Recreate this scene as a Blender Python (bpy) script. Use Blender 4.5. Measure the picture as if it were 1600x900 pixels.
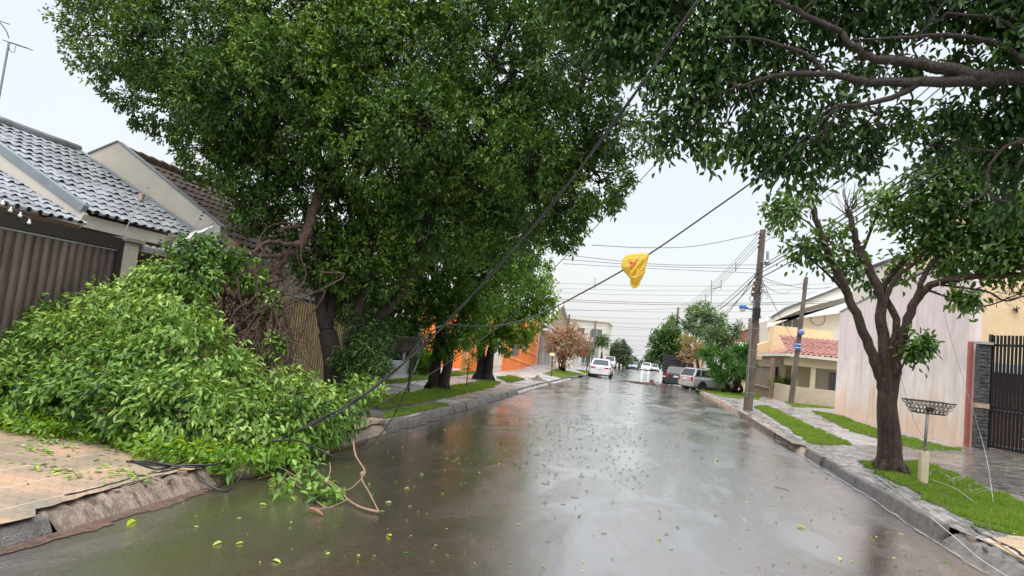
import bpy, bmesh, math, random
import numpy as np
from mathutils import Vector, geometry
random.seed(7); rng = np.random.default_rng(7)
for o in list(bpy.data.objects): bpy.data.objects.remove(o, do_unlink=True)
scene = bpy.context.scene
col = scene.collection
R = math.radians
# ---------------------------------------------------------------- camera
FPX = 1000.0; CH = 1.75
Yc = np.array([205., -106., -FPX]); Yc /= np.linalg.norm(Yc)
_a = R(6.0); _h = np.array([math.cos(_a), -math.sin(_a), 0.])
Zc = np.cross(_h, Yc); Zc /= np.linalg.norm(Zc)
if Zc[1] < 0: Zc = -Zc
Xc = np.cross(Yc, Zc)
RM = np.array([Xc, Yc, Zc]); CAM = np.array([0., 0., CH])
cd = bpy.data.cameras.new('camera'); cam = bpy.data.objects.new('camera', cd); col.objects.link(cam)
from mathutils import Matrix
M4 = Matrix(((RM[0][0], RM[0][1], RM[0][2], 0), (RM[1][0], RM[1][1], RM[1][2], 0), (RM[2][0], RM[2][1], RM[2][2], CH), (0, 0, 0, 1)))
cam.matrix_world = M4
cd.sensor_width = 36; cd.lens = 36 * FPX / 1600; cd.clip_start = 0.05; cd.clip_end = 4000
scene.camera = cam
# ---------------------------------------------------------------- sky and light
w = bpy.data.worlds.new('World'); scene.world = w; w.use_nodes = True
nt = w.node_tree; nt.nodes.clear(); N = nt.nodes.new; L = nt.links.new
SUN_EL, SUN_AZ = 62, 200
sky = N('ShaderNodeTexSky'); sky.sky_type = 'NISHITA'; sky.sun_disc = False
sky.sun_elevation = R(SUN_EL); sky.sun_rotation = R(SUN_AZ); sky.air_density = 1.5; sky.dust_density = 4
bg1 = N('ShaderNodeBackground'); bg1.inputs['Strength'].default_value = 0.05
L(sky.outputs[0], bg1.inputs[0])
# the overcast layer: pale cloud, brighter overhead as a real overcast sky is
tc = N('ShaderNodeTexCoord'); sep = N('ShaderNodeSeparateXYZ'); L(tc.outputs['Generated'], sep.inputs[0])
mr = N('ShaderNodeMapRange'); mr.inputs['From Min'].default_value = 0.42; mr.inputs['From Max'].default_value = 0.95
mr.inputs['To Min'].default_value = 0.61; mr.inputs['To Max'].default_value = 3.1; L(sep.outputs['Z'], mr.inputs['Value'])
nz = N('ShaderNodeTexNoise'); nz.inputs['Scale'].default_value = 2.2; nz.inputs['Detail'].default_value = 5; L(tc.outputs['Generated'], nz.inputs['Vector'])
mr2 = N('ShaderNodeMapRange'); mr2.inputs['To Min'].default_value = 0.88; mr2.inputs['To Max'].default_value = 1.08; L(nz.outputs[0], mr2.inputs['Value'])
mu = N('ShaderNodeMath'); mu.operation = 'MULTIPLY'; L(mr.outputs[0], mu.inputs[0]); L(mr2.outputs[0], mu.inputs[1])
bg2 = N('ShaderNodeBackground'); bg2.inputs['Color'].default_value = (0.965, 0.98, 1.0, 1); L(mu.outputs[0], bg2.inputs['Strength'])
ad = N('ShaderNodeAddShader'); L(bg1.outputs[0], ad.inputs[0]); L(bg2.outputs[0], ad.inputs[1])
wo = N('ShaderNodeOutputWorld'); L(ad.outputs[0], wo.inputs[0])
sl = bpy.data.lights.new('sun', 'SUN'); sun = bpy.data.objects.new('sun', sl); col.objects.link(sun)
sl.energy = 0.9; sl.angle = R(30); sl.color = (1, 0.97, 0.93)
sd = Vector((math.sin(R(SUN_AZ)) * math.cos(R(SUN_EL)), math.cos(R(SUN_AZ)) * math.cos(R(SUN_EL)), math.sin(R(SUN_EL))))
sun.rotation_euler = sd.to_track_quat('Z', 'Y').to_euler()
vs = scene.view_settings; vs.view_transform = 'Standard'; vs.look = 'None'; vs.exposure = 0.36; vs.gamma = 1; vs.use_curve_mapping = False

# ---------------------------------------------------------------- placing: photograph point + real distance -> place
def ray(px, py): return RM @ np.array([px - 800., -(py - 450.), -FPX])
def G(px, py, z=0.):
    d = ray(px, py); t = (z - CH) / d[2]; return CAM + d * t
def AY(px, py, y):
    d = ray(px, py); return CAM + d * (y / d[1])
def AX(px, py, x):
    d = ray(px, py); return CAM + d * (x / d[0])
def sstep(a, b, x):
    t = np.clip((np.asarray(x, float) - a) / (b - a), 0, 1); return t * t * (3 - 2 * t)
_ry = [-60, 28, 40, 52, 75, 95, 105, 120, 150, 300, 1800]
_rz = [0, 0, -.12, -.33, -.45, -.5, -.6, -1.0, -2.2, -7.5, -55]
def RZ(y): return np.interp(y, _ry, _rz)
KL, KR = -4.12, 3.55
def SW(x, y):
    """height of the pavements beside the road"""
    z = RZ(y) + 0.13
    z = z + 0.42 * sstep(-4.9, -7.8, x) * np.exp(-((np.asarray(y, float) - 48) / 5.0) ** 2)
    z = z + 0.16 * sstep(6.0, 9.3, x) * sstep(26, 18, y)
    return z
def GS(px, py, off=0.):
    p = G(px, py, .13)
    for _ in range(6): p = G(px, py, float(SW(p[0], p[1])) + off)
    return p

# ---------------------------------------------------------------- materials
def mat(name, c, rough=0.6, var=0.25, scale=6., bump=0.0, bscale=None, metal=0., spec=0.5, c2=None, wet=0., stretch=None, detail=6, coat=0., bdist=.02):
    m = bpy.data.materials.new(name); m.use_nodes = True; nt = m.node_tree; n = nt.nodes; l = nt.links
    b = n['Principled BSDF']; b.inputs['Metallic'].default_value = metal; b.inputs['Specular IOR Level'].default_value = spec
    b.inputs['Roughness'].default_value = rough
    b.inputs['Coat Weight'].default_value = coat; b.inputs['Coat Roughness'].default_value = 0.08
    tc = n.new('ShaderNodeTexCoord'); mp = n.new('ShaderNodeMapping'); l.new(tc.outputs['Object'], mp.inputs[0])
    if stretch: mp.inputs['Scale'].default_value = stretch
    nz = n.new('ShaderNodeTexNoise'); nz.inputs['Scale'].default_value = scale; nz.inputs['Detail'].default_value = detail; nz.inputs['Roughness'].default_value = 0.65
    l.new(mp.outputs[0], nz.inputs['Vector'])
    cr = n.new('ShaderNodeValToRGB'); cr.color_ramp.elements[0].position = 0.32; cr.color_ramp.elements[1].position = 0.68
    lo = [x * (1 - var) for x in c]; hi = [min(1, x * (1 + var)) for x in (c2 or c)] if not c2 else list(c2)
    cr.color_ramp.elements[0].color = (*lo, 1); cr.color_ramp.elements[1].color = (*hi, 1)
    l.new(nz.outputs[0], cr.inputs[0]); l.new(cr.outputs[0], b.inputs['Base Color'])
    if bump:
        bz = n.new('ShaderNodeTexNoise'); bz.inputs['Scale'].default_value = bscale or scale * 6; bz.inputs['Detail'].default_value = 5
        l.new(mp.outputs[0], bz.inputs['Vector'])
        bp = n.new('ShaderNodeBump'); bp.inputs['Strength'].default_value = bump; bp.inputs['Distance'].default_value = bdist
        l.new(bz.outputs[0], bp.inputs['Height']); l.new(bp.outputs[0], b.inputs['Normal'])
    if wet:
        wz = n.new('ShaderNodeTexNoise'); wz.inputs['Scale'].default_value = 1.3; wz.inputs['Detail'].default_value = 6
        l.new(mp.outputs[0], wz.inputs['Vector'])
        wr = n.new('ShaderNodeMapRange'); wr.inputs['From Min'].default_value = 0.42; wr.inputs['From Max'].default_value = 0.6
        wr.inputs['To Min'].default_value = rough; wr.inputs['To Max'].default_value = max(0.06, rough - wet)
        l.new(wz.outputs[0], wr.inputs['Value']); l.new(wr.outputs[0], b.inputs['Roughness'])
    return m

def leafmat(name, stops, rough=0.38, trans=0.3, spec=0.5):
    m = bpy.data.materials.new(name); m.use_nodes = True; nt = m.node_tree; n = nt.nodes; l = nt.links
    b = n['Principled BSDF']; at = n.new('ShaderNodeAttribute'); at.attribute_name = 'tint'
    cr = n.new('ShaderNodeValToRGB'); e = cr.color_ramp.elements
    e[0].position = stops[0][0]; e[0].color = (*stops[0][1], 1); e[1].position = stops[-1][0]; e[1].color = (*stops[-1][1], 1)
    for p, c in stops[1:-1]:
        q = e.new(p); q.color = (*c, 1)
    l.new(at.outputs['Fac'], cr.inputs[0]); l.new(cr.outputs[0], b.inputs['Base Color'])
    b.inputs['Roughness'].default_value = rough; b.inputs['Specular IOR Level'].default_value = spec
    tr = n.new('ShaderNodeBsdfTranslucent'); hs = n.new('ShaderNodeHueSaturation'); hs.inputs['Hue'].default_value = 0.48
    hs.inputs['Value'].default_value = 1.5; hs.inputs['Saturation'].default_value = 1.1
    l.new(cr.outputs[0], hs.inputs['Color']); l.new(hs.outputs[0], tr.inputs['Color'])
    mx = n.new('ShaderNodeMixShader'); mx.inputs[0].default_value = trans
    out = n['Material Output']; l.new(b.outputs[0], mx.inputs[1]); l.new(tr.outputs[0], mx.inputs[2]); l.new(mx.outputs[0], out.inputs[0])
    return m

def M_asphalt():
    m = bpy.data.materials.new('wet_asphalt'); m.use_nodes = True; nt = m.node_tree; n = nt.nodes; l = nt.links
    b = n['Principled BSDF']; tc = n.new('ShaderNodeTexCoord')
    def noise(scale, detail=5, st=None, rough=0.6, dist=0.):
        mp = n.new('ShaderNodeMapping'); l.new(tc.outputs['Object'], mp.inputs[0])
        if st: mp.inputs['Scale'].default_value = st
        z = n.new('ShaderNodeTexNoise'); z.inputs['Scale'].default_value = scale; z.inputs['Detail'].default_value = detail
        z.inputs['Roughness'].default_value = rough; z.inputs['Distortion'].default_value = dist
        l.new(mp.outputs[0], z.inputs['Vector']); return z.outputs[0]
    def rng_(src, a, b_, c, d):
        r = n.new('ShaderNodeMapRange'); r.inputs['From Min'].default_value = a; r.inputs['From Max'].default_value = b_
        r.inputs['To Min'].default_value = c; r.inputs['To Max'].default_value = d; l.new(src, r.inputs['Value']); return r.outputs[0]
    cr = n.new('ShaderNodeValToRGB'); cr.color_ramp.elements[0].color = (.028, .021, .016, 1); cr.color_ramp.elements[1].color = (.10, .078, .062, 1)
    cr.color_ramp.elements[0].position = .3; cr.color_ramp.elements[1].position = .72
    l.new(noise(60, 4), cr.inputs[0])
    # reddish silt washed over the surface
    mx = n.new('ShaderNodeMixRGB'); mx.inputs[2].default_value = (.14, .075, .045, 1)
    l.new(rng_(noise(.55, 6, (1, .35, 1)), .5, .75, 0, .42), mx.inputs[0]); l.new(cr.outputs[0], mx.inputs[1]); l.new(mx.outputs[0], b.inputs['Base Color'])
    # film of water: smooth sheets with coarser, half-drained patches
    patch = noise(1.1, 9, (1, .45, 1), .68, .6)
    l.new(rng_(patch, .40, .62, .10, .30), b.inputs['Roughness'])
    b.inputs['IOR'].default_value = 2.1; b.inputs['Specular IOR Level'].default_value = 0.9
    b.inputs['Coat Weight'].default_value = 1.0
    l.new(rng_(patch, .38, .60, .05, .17), b.inputs['Coat Roughness']); b.inputs['Coat IOR'].default_value = 2.0
    fine = n.new('ShaderNodeBump'); fine.inputs['Distance'].default_value = 0.006
    l.new(rng_(patch, .42, .62, .22, .75), fine.inputs['Strength']); l.new(noise(75, 3), fine.inputs['Height'])
    wav = n.new('ShaderNodeBump'); wav.inputs['Distance'].default_value = 0.02; wav.inputs['Strength'].default_value = 0.07
    l.new(noise(13, 6, (1, 1.3, 1), .75), wav.inputs['Height']); l.new(fine.outputs[0], wav.inputs['Normal'])
    l.new(wav.outputs[0], b.inputs['Normal']); l.new(wav.outputs[0], b.inputs['Coat Normal'])
    return m

def M_paver(name, c1, c2, mortar, sx, sy, rough=.35, wet=.25, off=0.5, msize=.03, bump=.5, rot=0.):
    m = bpy.data.materials.new(name); m.use_nodes = True; nt = m.node_tree; n = nt.nodes; l = nt.links
    b = n['Principled BSDF']; tc = n.new('ShaderNodeTexCoord'); mp = n.new('ShaderNodeMapping'); l.new(tc.outputs['Object'], mp.inputs[0])
    mp.inputs['Rotation'].default_value = (0, 0, rot)
    br = n.new('ShaderNodeTexBrick'); br.inputs['Scale'].default_value = 1; br.inputs['Brick Width'].default_value = sx; br.inputs['Row Height'].default_value = sy
    br.inputs['Mortar Size'].default_value = msize; br.inputs['Color1'].default_value = (*c1, 1); br.inputs['Color2'].default_value = (*c2, 1); br.inputs['Mortar'].default_value = (*mortar, 1)
    br.offset = off; l.new(mp.outputs[0], br.inputs['Vector'])
    nz = n.new('ShaderNodeTexNoise'); nz.inputs['Scale'].default_value = 1.6; nz.inputs['Detail'].default_value = 8; l.new(tc.outputs['Object'], nz.inputs['Vector'])
    mr = n.new('ShaderNodeMapRange'); mr.inputs['From Min'].default_value = .35; mr.inputs['From Max'].default_value = .65; mr.inputs['To Min'].default_value = .55; mr.inputs['To Max'].default_value = 1.25
    l.new(nz.outputs[0], mr.inputs['Value'])
    mm = n.new('ShaderNodeMixRGB'); mm.blend_type = 'MULTIPLY'; mm.inputs[0].default_value = 1; l.new(br.outputs['Color'], mm.inputs[1]); l.new(mr.outputs[0], mm.inputs[2])
    l.new(mm.outputs[0], b.inputs['Base Color'])
    wr = n.new('ShaderNodeMapRange'); wr.inputs['From Min'].default_value = .4; wr.inputs['From Max'].default_value = .6; wr.inputs['To Min'].default_value = rough; wr.inputs['To Max'].default_value = max(.06, rough - wet)
    l.new(nz.outputs[0], wr.inputs['Value']); l.new(wr.outputs[0], b.inputs['Roughness'])
    bp = n.new('ShaderNodeBump'); bp.inputs['Strength'].default_value = bump; bp.inputs['Distance'].default_value = .01; bp.invert = True
    n2 = n.new('ShaderNodeTexNoise'); n2.inputs['Scale'].default_value = 30; l.new(tc.outputs['Object'], n2.inputs['Vector'])
    ad = n.new('ShaderNodeMath'); ad.operation = 'MULTIPLY_ADD'; ad.inputs[1].default_value = .35; l.new(n2.outputs[0], ad.inputs[0]); l.new(br.outputs['Fac'], ad.inputs[2])
    l.new(ad.outputs[0], bp.inputs['Height']); l.new(bp.outputs[0], b.inputs['Normal'])
    return m

def M_glass(name='car_glass', c=(.02, .025, .03)):
    return mat(name, c, rough=.12, var=.05, spec=.3)

m_asph = M_asphalt()
m_conc = mat('wet_concrete', (.30, .285, .27), .45, .3, 3, .4, 40, wet=.3)
m_path = mat('smooth_wet_concrete_path', (.27, .25, .245), .32, .22, 2, .15, 30, wet=.2)
m_kerb = mat('kerb_concrete', (.13, .12, .112), .5, .45, 9, .8, 60, wet=.2)
m_kerbtan = mat('kerb_sandy', (.34, .24, .17), .6, .4, 7, .8, 50, wet=.2)
m_mosaic = M_paver('grey_stone_mosaic', (.10, .10, .10), (.42, .41, .40), (.045, .04, .035), .17, .06, .33, .24, .5, .006, .7, R(90))
m_mosaicd = M_paver('dark_stone_mosaic', (.06, .055, .05), (.30, .27, .24), (.04, .035, .03), .16, .065, .30, .22, .5, .006, .8, R(20))
m_tiles = M_paver('tan_paving_slabs', (.42, .31, .22), (.52, .40, .29), (.10, .06, .04), .55, .5, .45, .2, .0, .012, .5, R(8))
m_soil = mat('bare_earth', (.16, .09, .055), .7, .4, 8, .8, 50, wet=.4)
m_mud = mat('red_mud', (.24, .105, .055), .45, .4, 6, .8, 40, wet=.3)
m_turf = mat('turf', (.11, .075, .035), .8, .3, 2.2, .8, 90, c2=(.06, .12, .02))
m_grass = leafmat('grass_blades', [(0, (.08, .15, .018)), (.6, (.16, .27, .035)), (1, (.30, .36, .07))], .5, .35, .25)
m_ficus = leafmat('glossy_dark_leaves', [(0, (.014, .042, .010)), (.5, (.048, .112, .018)), (.82, (.115, .215, .028)), (1, (.25, .34, .05))], .4, .2, .45)
m_ficusb = leafmat('fresh_green_leaves', [(0, (.05, .13, .012)), (.5, (.10, .22, .022)), (1, (.21, .34, .035))], .4, .3)
m_pile = leafmat('fallen_leaves', [(0, (.022, .065, .012)), (.35, (.09, .195, .025)), (.7, (.23, .38, .07)), (1, (.40, .50, .14))], .42, .2, .38)
m_ivy = leafmat('yellow_green_leaves', [(0, (.08, .19, .02)), (.6, (.18, .33, .03)), (1, (.40, .47, .04))], .4, .35)
m_broad = leafmat('broad_leaves', [(0, (.012, .036, .009)), (.5, (.028, .075, .014)), (.88, (.065, .145, .022)), (1, (.16, .22, .04))], .42, .22, .4)
m_broadb = leafmat('broad_leaves_lighter', [(0, (.025, .07, .015)), (.5, (.075, .16, .03)), (.88, (.15, .27, .05)), (1, (.25, .30, .07))], .36, .3)
m_far = leafmat('far_leaves', [(0, (.05, .095, .03)), (1, (.11, .17, .06))], .5, .25)
m_rust = leafmat('rusty_leaves', [(0, (.22, .105, .05)), (.6, (.36, .21, .11)), (1, (.24, .24, .07))], .6, .25)
m_yucca = leafmat('yucca_blades', [(0, (.03, .10, .02)), (1, (.10, .24, .045))], .4, .2)
m_bark = mat('wet_bark', (.050, .029, .020), .6, .7, 14, 1.0, 45, stretch=(1, 1, .22), bdist=.06)
m_barkb = mat('reddish_bark', (.085, .048, .034), .6, .6, 12, 1.0, 45, stretch=(1, 1, .3), bdist=.05)
m_barkk = mat('dark_bark', (.026, .017, .013), .65, .7, 14, 1.0, 40, stretch=(1, 1, .25), bdist=.06)
m_twig = mat('pale_twig', (.26, .17, .11), .55, .3, 20, .3)
m_black = mat('black_cable', (.012, .012, .013), .35, .2, 30)
m_greyw = mat('grey_wire', (.10, .105, .11), .5, .2, 30)
m_whitew = mat('pale_wire', (.45, .45, .43), .5, .2, 30)
m_rooftile = mat('grey_roof_tile', (.25, .265, .285), .7, .35, 2.5, .4, 50, spec=.15)
m_shadecrack = mat('shade_and_crack_black', (.006, .006, .007), .9, .1, 5)  # near-black: painted shade in roof tile ends, also the pavement cracks
m_browntile = mat('brown_roof_tile', (.30, .19, .15), .55, .35, 7, .3)
m_redtile = mat('red_roof_tile', (.25, .10, .075), .65, .45, 5, .3)
m_flash = mat('grey_flashing', (.20, .23, .25), .35, .12, 3)
m_cream = mat('cream_render', (.62, .58, .50), .7, .06, 3, .15, 30)
m_creamd = mat('cream_fascia', (.60, .56, .49), .6, .06, 2)
m_white = mat('white_paint', (.78, .78, .76), .6, .05, 3)
m_gate = mat('brown_metal_gate', (.125, .094, .084), .42, .45, 5, .1, 30, stretch=(1, 1, .2))
m_gatefr = mat('dark_gate_frame', (.035, .028, .026), .45, .2, 5)
m_pillar = mat('beige_pillar', (.50, .46, .39), .6, .1, 4, .2)
m_brownwall = mat('brown_wall', (.30, .20, .14), .6, .15, 4, .2)
m_iron = mat('black_iron', (.014, .014, .017), .4, .2, 9)
m_slat = mat('weathered_wood', (.50, .37, .20), .6, .35, 8, .4, 50, stretch=(1, 1, .15))
m_greywall = mat('light_grey_wall', (.33, .35, .35), .6, .15, 4, .2, 30)
m_orange = mat('orange_paint', (.80, .20, .03), .6, .22, 1.4, .2, 40, stretch=(1, 1, .4))
m_orangel = mat('pale_orange_trim', (.90, .42, .18), .55, .08, 3)
m_greyglass = mat('grey_window_panel', (.11, .12, .13), .3, .2, 2)
m_tanwall = mat('tan_wall', (.42, .30, .20), .7, .15, 3, .2)
m_tanlow = mat('tan_low_wall', (.50, .42, .31), .7, .12, 3, .2)
m_yellow = mat('yellow_render', (.66, .50, .30), .7, .08, 1.5, .15, 30)
m_yellowp = mat('pale_yellow_render', (.64, .55, .36), .7, .07, 2, .1)
m_pink = None
m_stone = M_paver('dark_stacked_stone', (.03, .03, .032), (.10, .10, .10), (.01, .01, .01), .3, .09, .5, .15, .5, .01, 1., 0)
m_pinktrim = mat('red_brown_edge', (.35, .10, .08), .6, .15, 5)
m_palebrick = mat('pale_brick_band', (.45, .30, .22), .6, .2, 5)
m_pole = mat('old_concrete_pole', (.12, .088, .07), .7, .4, 5, .5, 40, stretch=(1, 1, .2))
m_polef = mat('distant_pole', (.16, .14, .13), .8, .3, 4)
m_cerb = mat('ceramic_brown', (.10, .05, .04), .3, .2, 5)
m_blue = mat('blue_paint', (.02, .13, .42), .35, .15, 5)
m_lens = mat('lamp_lens', (.55, .52, .44), .3, .1, 5)
m_galv = mat('galvanised_steel', (.30, .31, .32), .4, .2, 8, metal=.6)
m_bag = None
m_car_white = mat('white_car_paint', (.66, .67, .68), .25, .03, 3, coat=1.)
m_car_silver = mat('silver_car_paint', (.42, .43, .43), .3, .04, 3, metal=.3, coat=.8)
m_car_dark = mat('dark_car_paint', (.02, .027, .036), .4, .1, 3, coat=.25)
m_car_blue = mat('blue_grey_car_paint', (.18, .23, .27), .3, .1, 3, coat=1.)
m_glass = M_glass()
m_tyre = mat('tyre_rubber', (.012, .012, .012), .7, .2, 20)
m_rim = mat('wheel_rim', (.18, .18, .19), .35, .2, 9, metal=.7)
m_red = mat('red_lens', (.35, .015, .012), .2, .1, 9)
m_lamp = mat('clear_lens', (.75, .75, .70), .15, .05, 9)
m_plate = mat('number_plate', (.55, .56, .56), .4, .05, 9)
m_bumper = mat('black_plastic', (.03, .03, .03), .5, .1, 9)
m_post = mat('painted_stone_post', (.62, .52, .36), .6, .1, 6)
m_mint = mat('wood_post', (.05, .035, .025), .7, .3, 8)

# ---------------------------------------------------------------- mesh helpers
class MB:
    def __init__(s): s.v = []; s.f = []; s.mi = []; s.m = 0
    def add(s, vs, fs):
        o = len(s.v); s.v += [tuple(map(float, v)) for v in vs]
        for f in fs: s.f.append(tuple(o + i for i in f)); s.mi.append(s.m)
        return s
    def box(s, c, size, rz=0., taper=1.):
        x, y, z = [q / 2 for q in size]; ca, sa = math.cos(rz), math.sin(rz); vs = []
        for dz, k in ((-z, 1.), (z, taper)):
            for dx, dy in ((-x * k, -y * k), (x * k, -y * k), (x * k, y * k), (-x * k, y * k)):
                vs.append((c[0] + dx * ca - dy * sa, c[1] + dx * sa + dy * ca, c[2] + dz))
        return s.add(vs, [(3, 2, 1, 0), (4, 5, 6, 7), (0, 1, 5, 4), (1, 2, 6, 5), (2, 3, 7, 6), (3, 0, 4, 7)])
    def bb(s, x0, x1, y0, y1, z0, z1): return s.box(((x0 + x1) / 2, (y0 + y1) / 2, (z0 + z1) / 2), (abs(x1 - x0), abs(y1 - y0), abs(z1 - z0)))
    def bar(s, a, b, wd, ht, up=(0, 0, 1)):
        a = np.array(a, float); b = np.array(b, float); d = b - a; d /= np.linalg.norm(d)
        u = np.array(up, float); sx = np.cross(d, u); 
        if np.linalg.norm(sx) < 1e-5: sx = np.cross(d, [1, 0, 0])
        sx /= np.linalg.norm(sx); u = np.cross(sx, d); vs = []
        for p in (a, b):
            for i, j in ((-1, -1), (1, -1), (1, 1), (-1, 1)): vs.append(p + sx * i * wd / 2 + u * j * ht / 2)
        return s.add(vs, [(3, 2, 1, 0), (4, 5, 6, 7), (0, 1, 5, 4), (1, 2, 6, 5), (2, 3, 7, 6), (3, 0, 4, 7)])
    def tube(s, pts, r, n=8, cap=True):
        P = np.array(pts, float); k = len(P)
        if np.isscalar(r): r = [r] * k
        T = np.gradient(P, axis=0); T /= (np.linalg.norm(T, axis=1)[:, None] + 1e-9)
        u = np.cross(T[0], [0.31, .17, .93]); u /= np.linalg.norm(u); vs = []
        for i in range(k):
            u = u - T[i] * np.dot(u, T[i]); u /= (np.linalg.norm(u) + 1e-9); v = np.cross(T[i], u)
            for j in range(n):
                a = 2 * math.pi * j / n; vs.append(P[i] + (u * math.cos(a) + v * math.sin(a)) * r[i])
        fs = [(i * n + j, i * n + (j + 1) % n, (i + 1) * n + (j + 1) % n, (i + 1) * n + j) for i in range(k - 1) for j in range(n)]
        if cap: fs += [tuple(range(n - 1, -1, -1)), tuple((k - 1) * n + j for j in range(n))]
        return s.add(vs, fs)
    def lathe(s, c, prof, n=16):
        vs = []
        for r_, z in prof:
            for j in range(n):
                a = 2 * math.pi * j / n; vs.append((c[0] + r_ * math.cos(a), c[1] + r_ * math.sin(a), c[2] + z))
        fs = [(i * n + j, i * n + (j + 1) % n, (i + 1) * n + (j + 1) % n, (i + 1) * n + j) for i in range(len(prof) - 1) for j in range(n)]
        fs += [tuple(range(n - 1, -1, -1)), tuple((len(prof) - 1) * n + j for j in range(n))]
        return s.add(vs, fs)
    def prism(s, poly, ext):
        """poly: 3D points of a planar outline; ext: extrusion vector"""
        n = len(poly); P = [np.array(p, float) for p in poly]; e = np.array(ext, float)
        vs = P + [p + e for p in P]
        return s.add(vs, [tuple(range(n - 1, -1, -1)), tuple(range(n, 2 * n))] + [(i, (i + 1) % n, n + (i + 1) % n, n + i) for i in range(n)])
    def build(s, name, mats, parent=None, smooth=False, bevel=0., local=False, base=None):
        me = bpy.data.meshes.new(name)
        off = np.zeros(3)
        if parent is not None and not local: off = WLOC[parent.name]
        if base is not None: off = np.array(base, float)
        V = np.array(s.v) - off if len(s.v) else np.zeros((0, 3))
        me.from_pydata([tuple(v) for v in V], [], s.f)
        mats = mats if isinstance(mats, (list, tuple)) else [mats]
        for m in mats: me.materials.append(m)
        if len(mats) > 1: me.polygons.foreach_set('material_index', s.mi)
        bm = bmesh.new(); bm.from_mesh(me); bmesh.ops.recalc_face_normals(bm, faces=bm.faces)
        if bevel: bmesh.ops.bevel(bm, geom=[e for e in bm.edges if e.calc_face_angle(0) > .5], offset=bevel, segments=2, affect='EDGES', clamp_overlap=True)
        bm.to_mesh(me); bm.free()
        if smooth:
            for p in me.polygons: p.use_smooth = True
        me.update()
        o = bpy.data.objects.new(name, me); col.objects.link(o)
        if parent is not None: o.parent = parent; WLOC[o.name] = off.copy()
        else: o.location = tuple(off) if base is not None else (0, 0, 0); WLOC[o.name] = off.copy()
        return o
WLOC = {}
def tag(o, label=None, cat=None, group=None, kind=None):
    if label: o['label'] = label
    if cat: o['category'] = cat
    if group: o['group'] = group
    if kind: o['kind'] = kind
    return o
def thing(name, loc, label, cat, group=None, rz=0.):
    o = bpy.data.objects.new(name, None); col.objects.link(o); o.location = tuple(map(float, loc)); o.rotation_euler = (0, 0, rz)
    o.empty_display_size = .1; WLOC[o.name] = np.array(loc, float)
    return tag(o, label, cat, group)
def struct(mb, name, m, **k): return tag(mb.build(name, m, **k), kind='structure')
def part_label(o, l): o['label'] = l; return o
def spline(pts, n=8):
    P = np.array(pts, float); P = np.vstack([2 * P[0] - P[1], P, 2 * P[-1] - P[-2]]); out = []
    for i in range(1, len(P) - 2):
        for t in np.linspace(0, 1, n, endpoint=False):
            a, b, c, d = P[i - 1], P[i], P[i + 1], P[i + 2]
            out.append(.5 * ((2 * b) + (-a + c) * t + (2 * a - 5 * b + 4 * c - d) * t ** 2 + (-a + 3 * b - 3 * c + d) * t ** 3))
    out.append(P[-2]); return np.array(out)
def npmesh(name, V, F, m, parent=None, tint=None, base=(0, 0, 0)):
    """fast mesh: V (n,3), F (k,q) with q vertices per face"""
    off = np.array(base, float)
    if parent is not None: off = WLOC[parent.name]
    V = V - off; me = bpy.data.meshes.new(name); q = F.shape[1]
    me.vertices.add(len(V)); me.vertices.foreach_set('co', V.astype(np.float32).ravel())
    me.loops.add(F.size); me.loops.foreach_set('vertex_index', F.astype(np.int32).ravel())
    me.polygons.add(len(F)); me.polygons.foreach_set('loop_start', np.arange(0, F.size, q, dtype=np.int32)); me.polygons.foreach_set('loop_total', np.full(len(F), q, dtype=np.int32))
    me.update(calc_edges=True)
    if tint is not None:
        a = me.attributes.new('tint', 'FLOAT', 'POINT'); a.data.foreach_set('value', tint.astype(np.float32))
    me.materials.append(m); o = bpy.data.objects.new(name, me); col.objects.link(o)
    if parent is not None: o.parent = parent
    else: o.location = tuple(off)
    WLOC[o.name] = off.copy(); return o
def unit(a): return a / (np.linalg.norm(a, axis=-1, keepdims=True) + 1e-9)
def leaves(P, D, Nn, ln, wd, tint, fold=.25, curl=.12):
    """P base points, D directions, Nn rough normals, ln/wd arrays -> folded pointed leaves of two quads"""
    D = unit(D); S = unit(np.cross(D, Nn)); U = np.cross(S, D); ln = ln[:, None]; wd = wd[:, None]
    n = len(P); V = np.empty((n, 6, 3))
    V[:, 0] = P
    V[:, 1] = P + D * ln * .30 + S * wd * .46 + U * wd * fold
    V[:, 2] = P + D * ln * .68 + S * wd * .38 + U * (wd * fold * .8 - ln * curl * .4)
    V[:, 3] = P + D * ln - U * ln * curl
    V[:, 4] = P + D * ln * .68 - S * wd * .38 + U * (wd * fold * .8 - ln * curl * .4)
    V[:, 5] = P + D * ln * .30 - S * wd * .46 + U * wd * fold
    b = np.arange(n)[:, None] * 6
    F = np.concatenate([b + np.array([0, 1, 2, 3]), b + np.array([0, 3, 4, 5])])
    return V.reshape(-1, 3), F, np.repeat(tint, 6)
def lumpy(dirs, seed, amp=.3):
    r = np.random.default_rng(seed); s = np.zeros(len(dirs))
    for k, f in enumerate((2.0, 3.5, 6.0)):
        for _ in range(3): s += np.sin(dirs @ (r.normal(size=3) * f) + r.uniform(0, 6.28)) / (1.5 + k)
    return 1 + amp * s / 3.0
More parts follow.
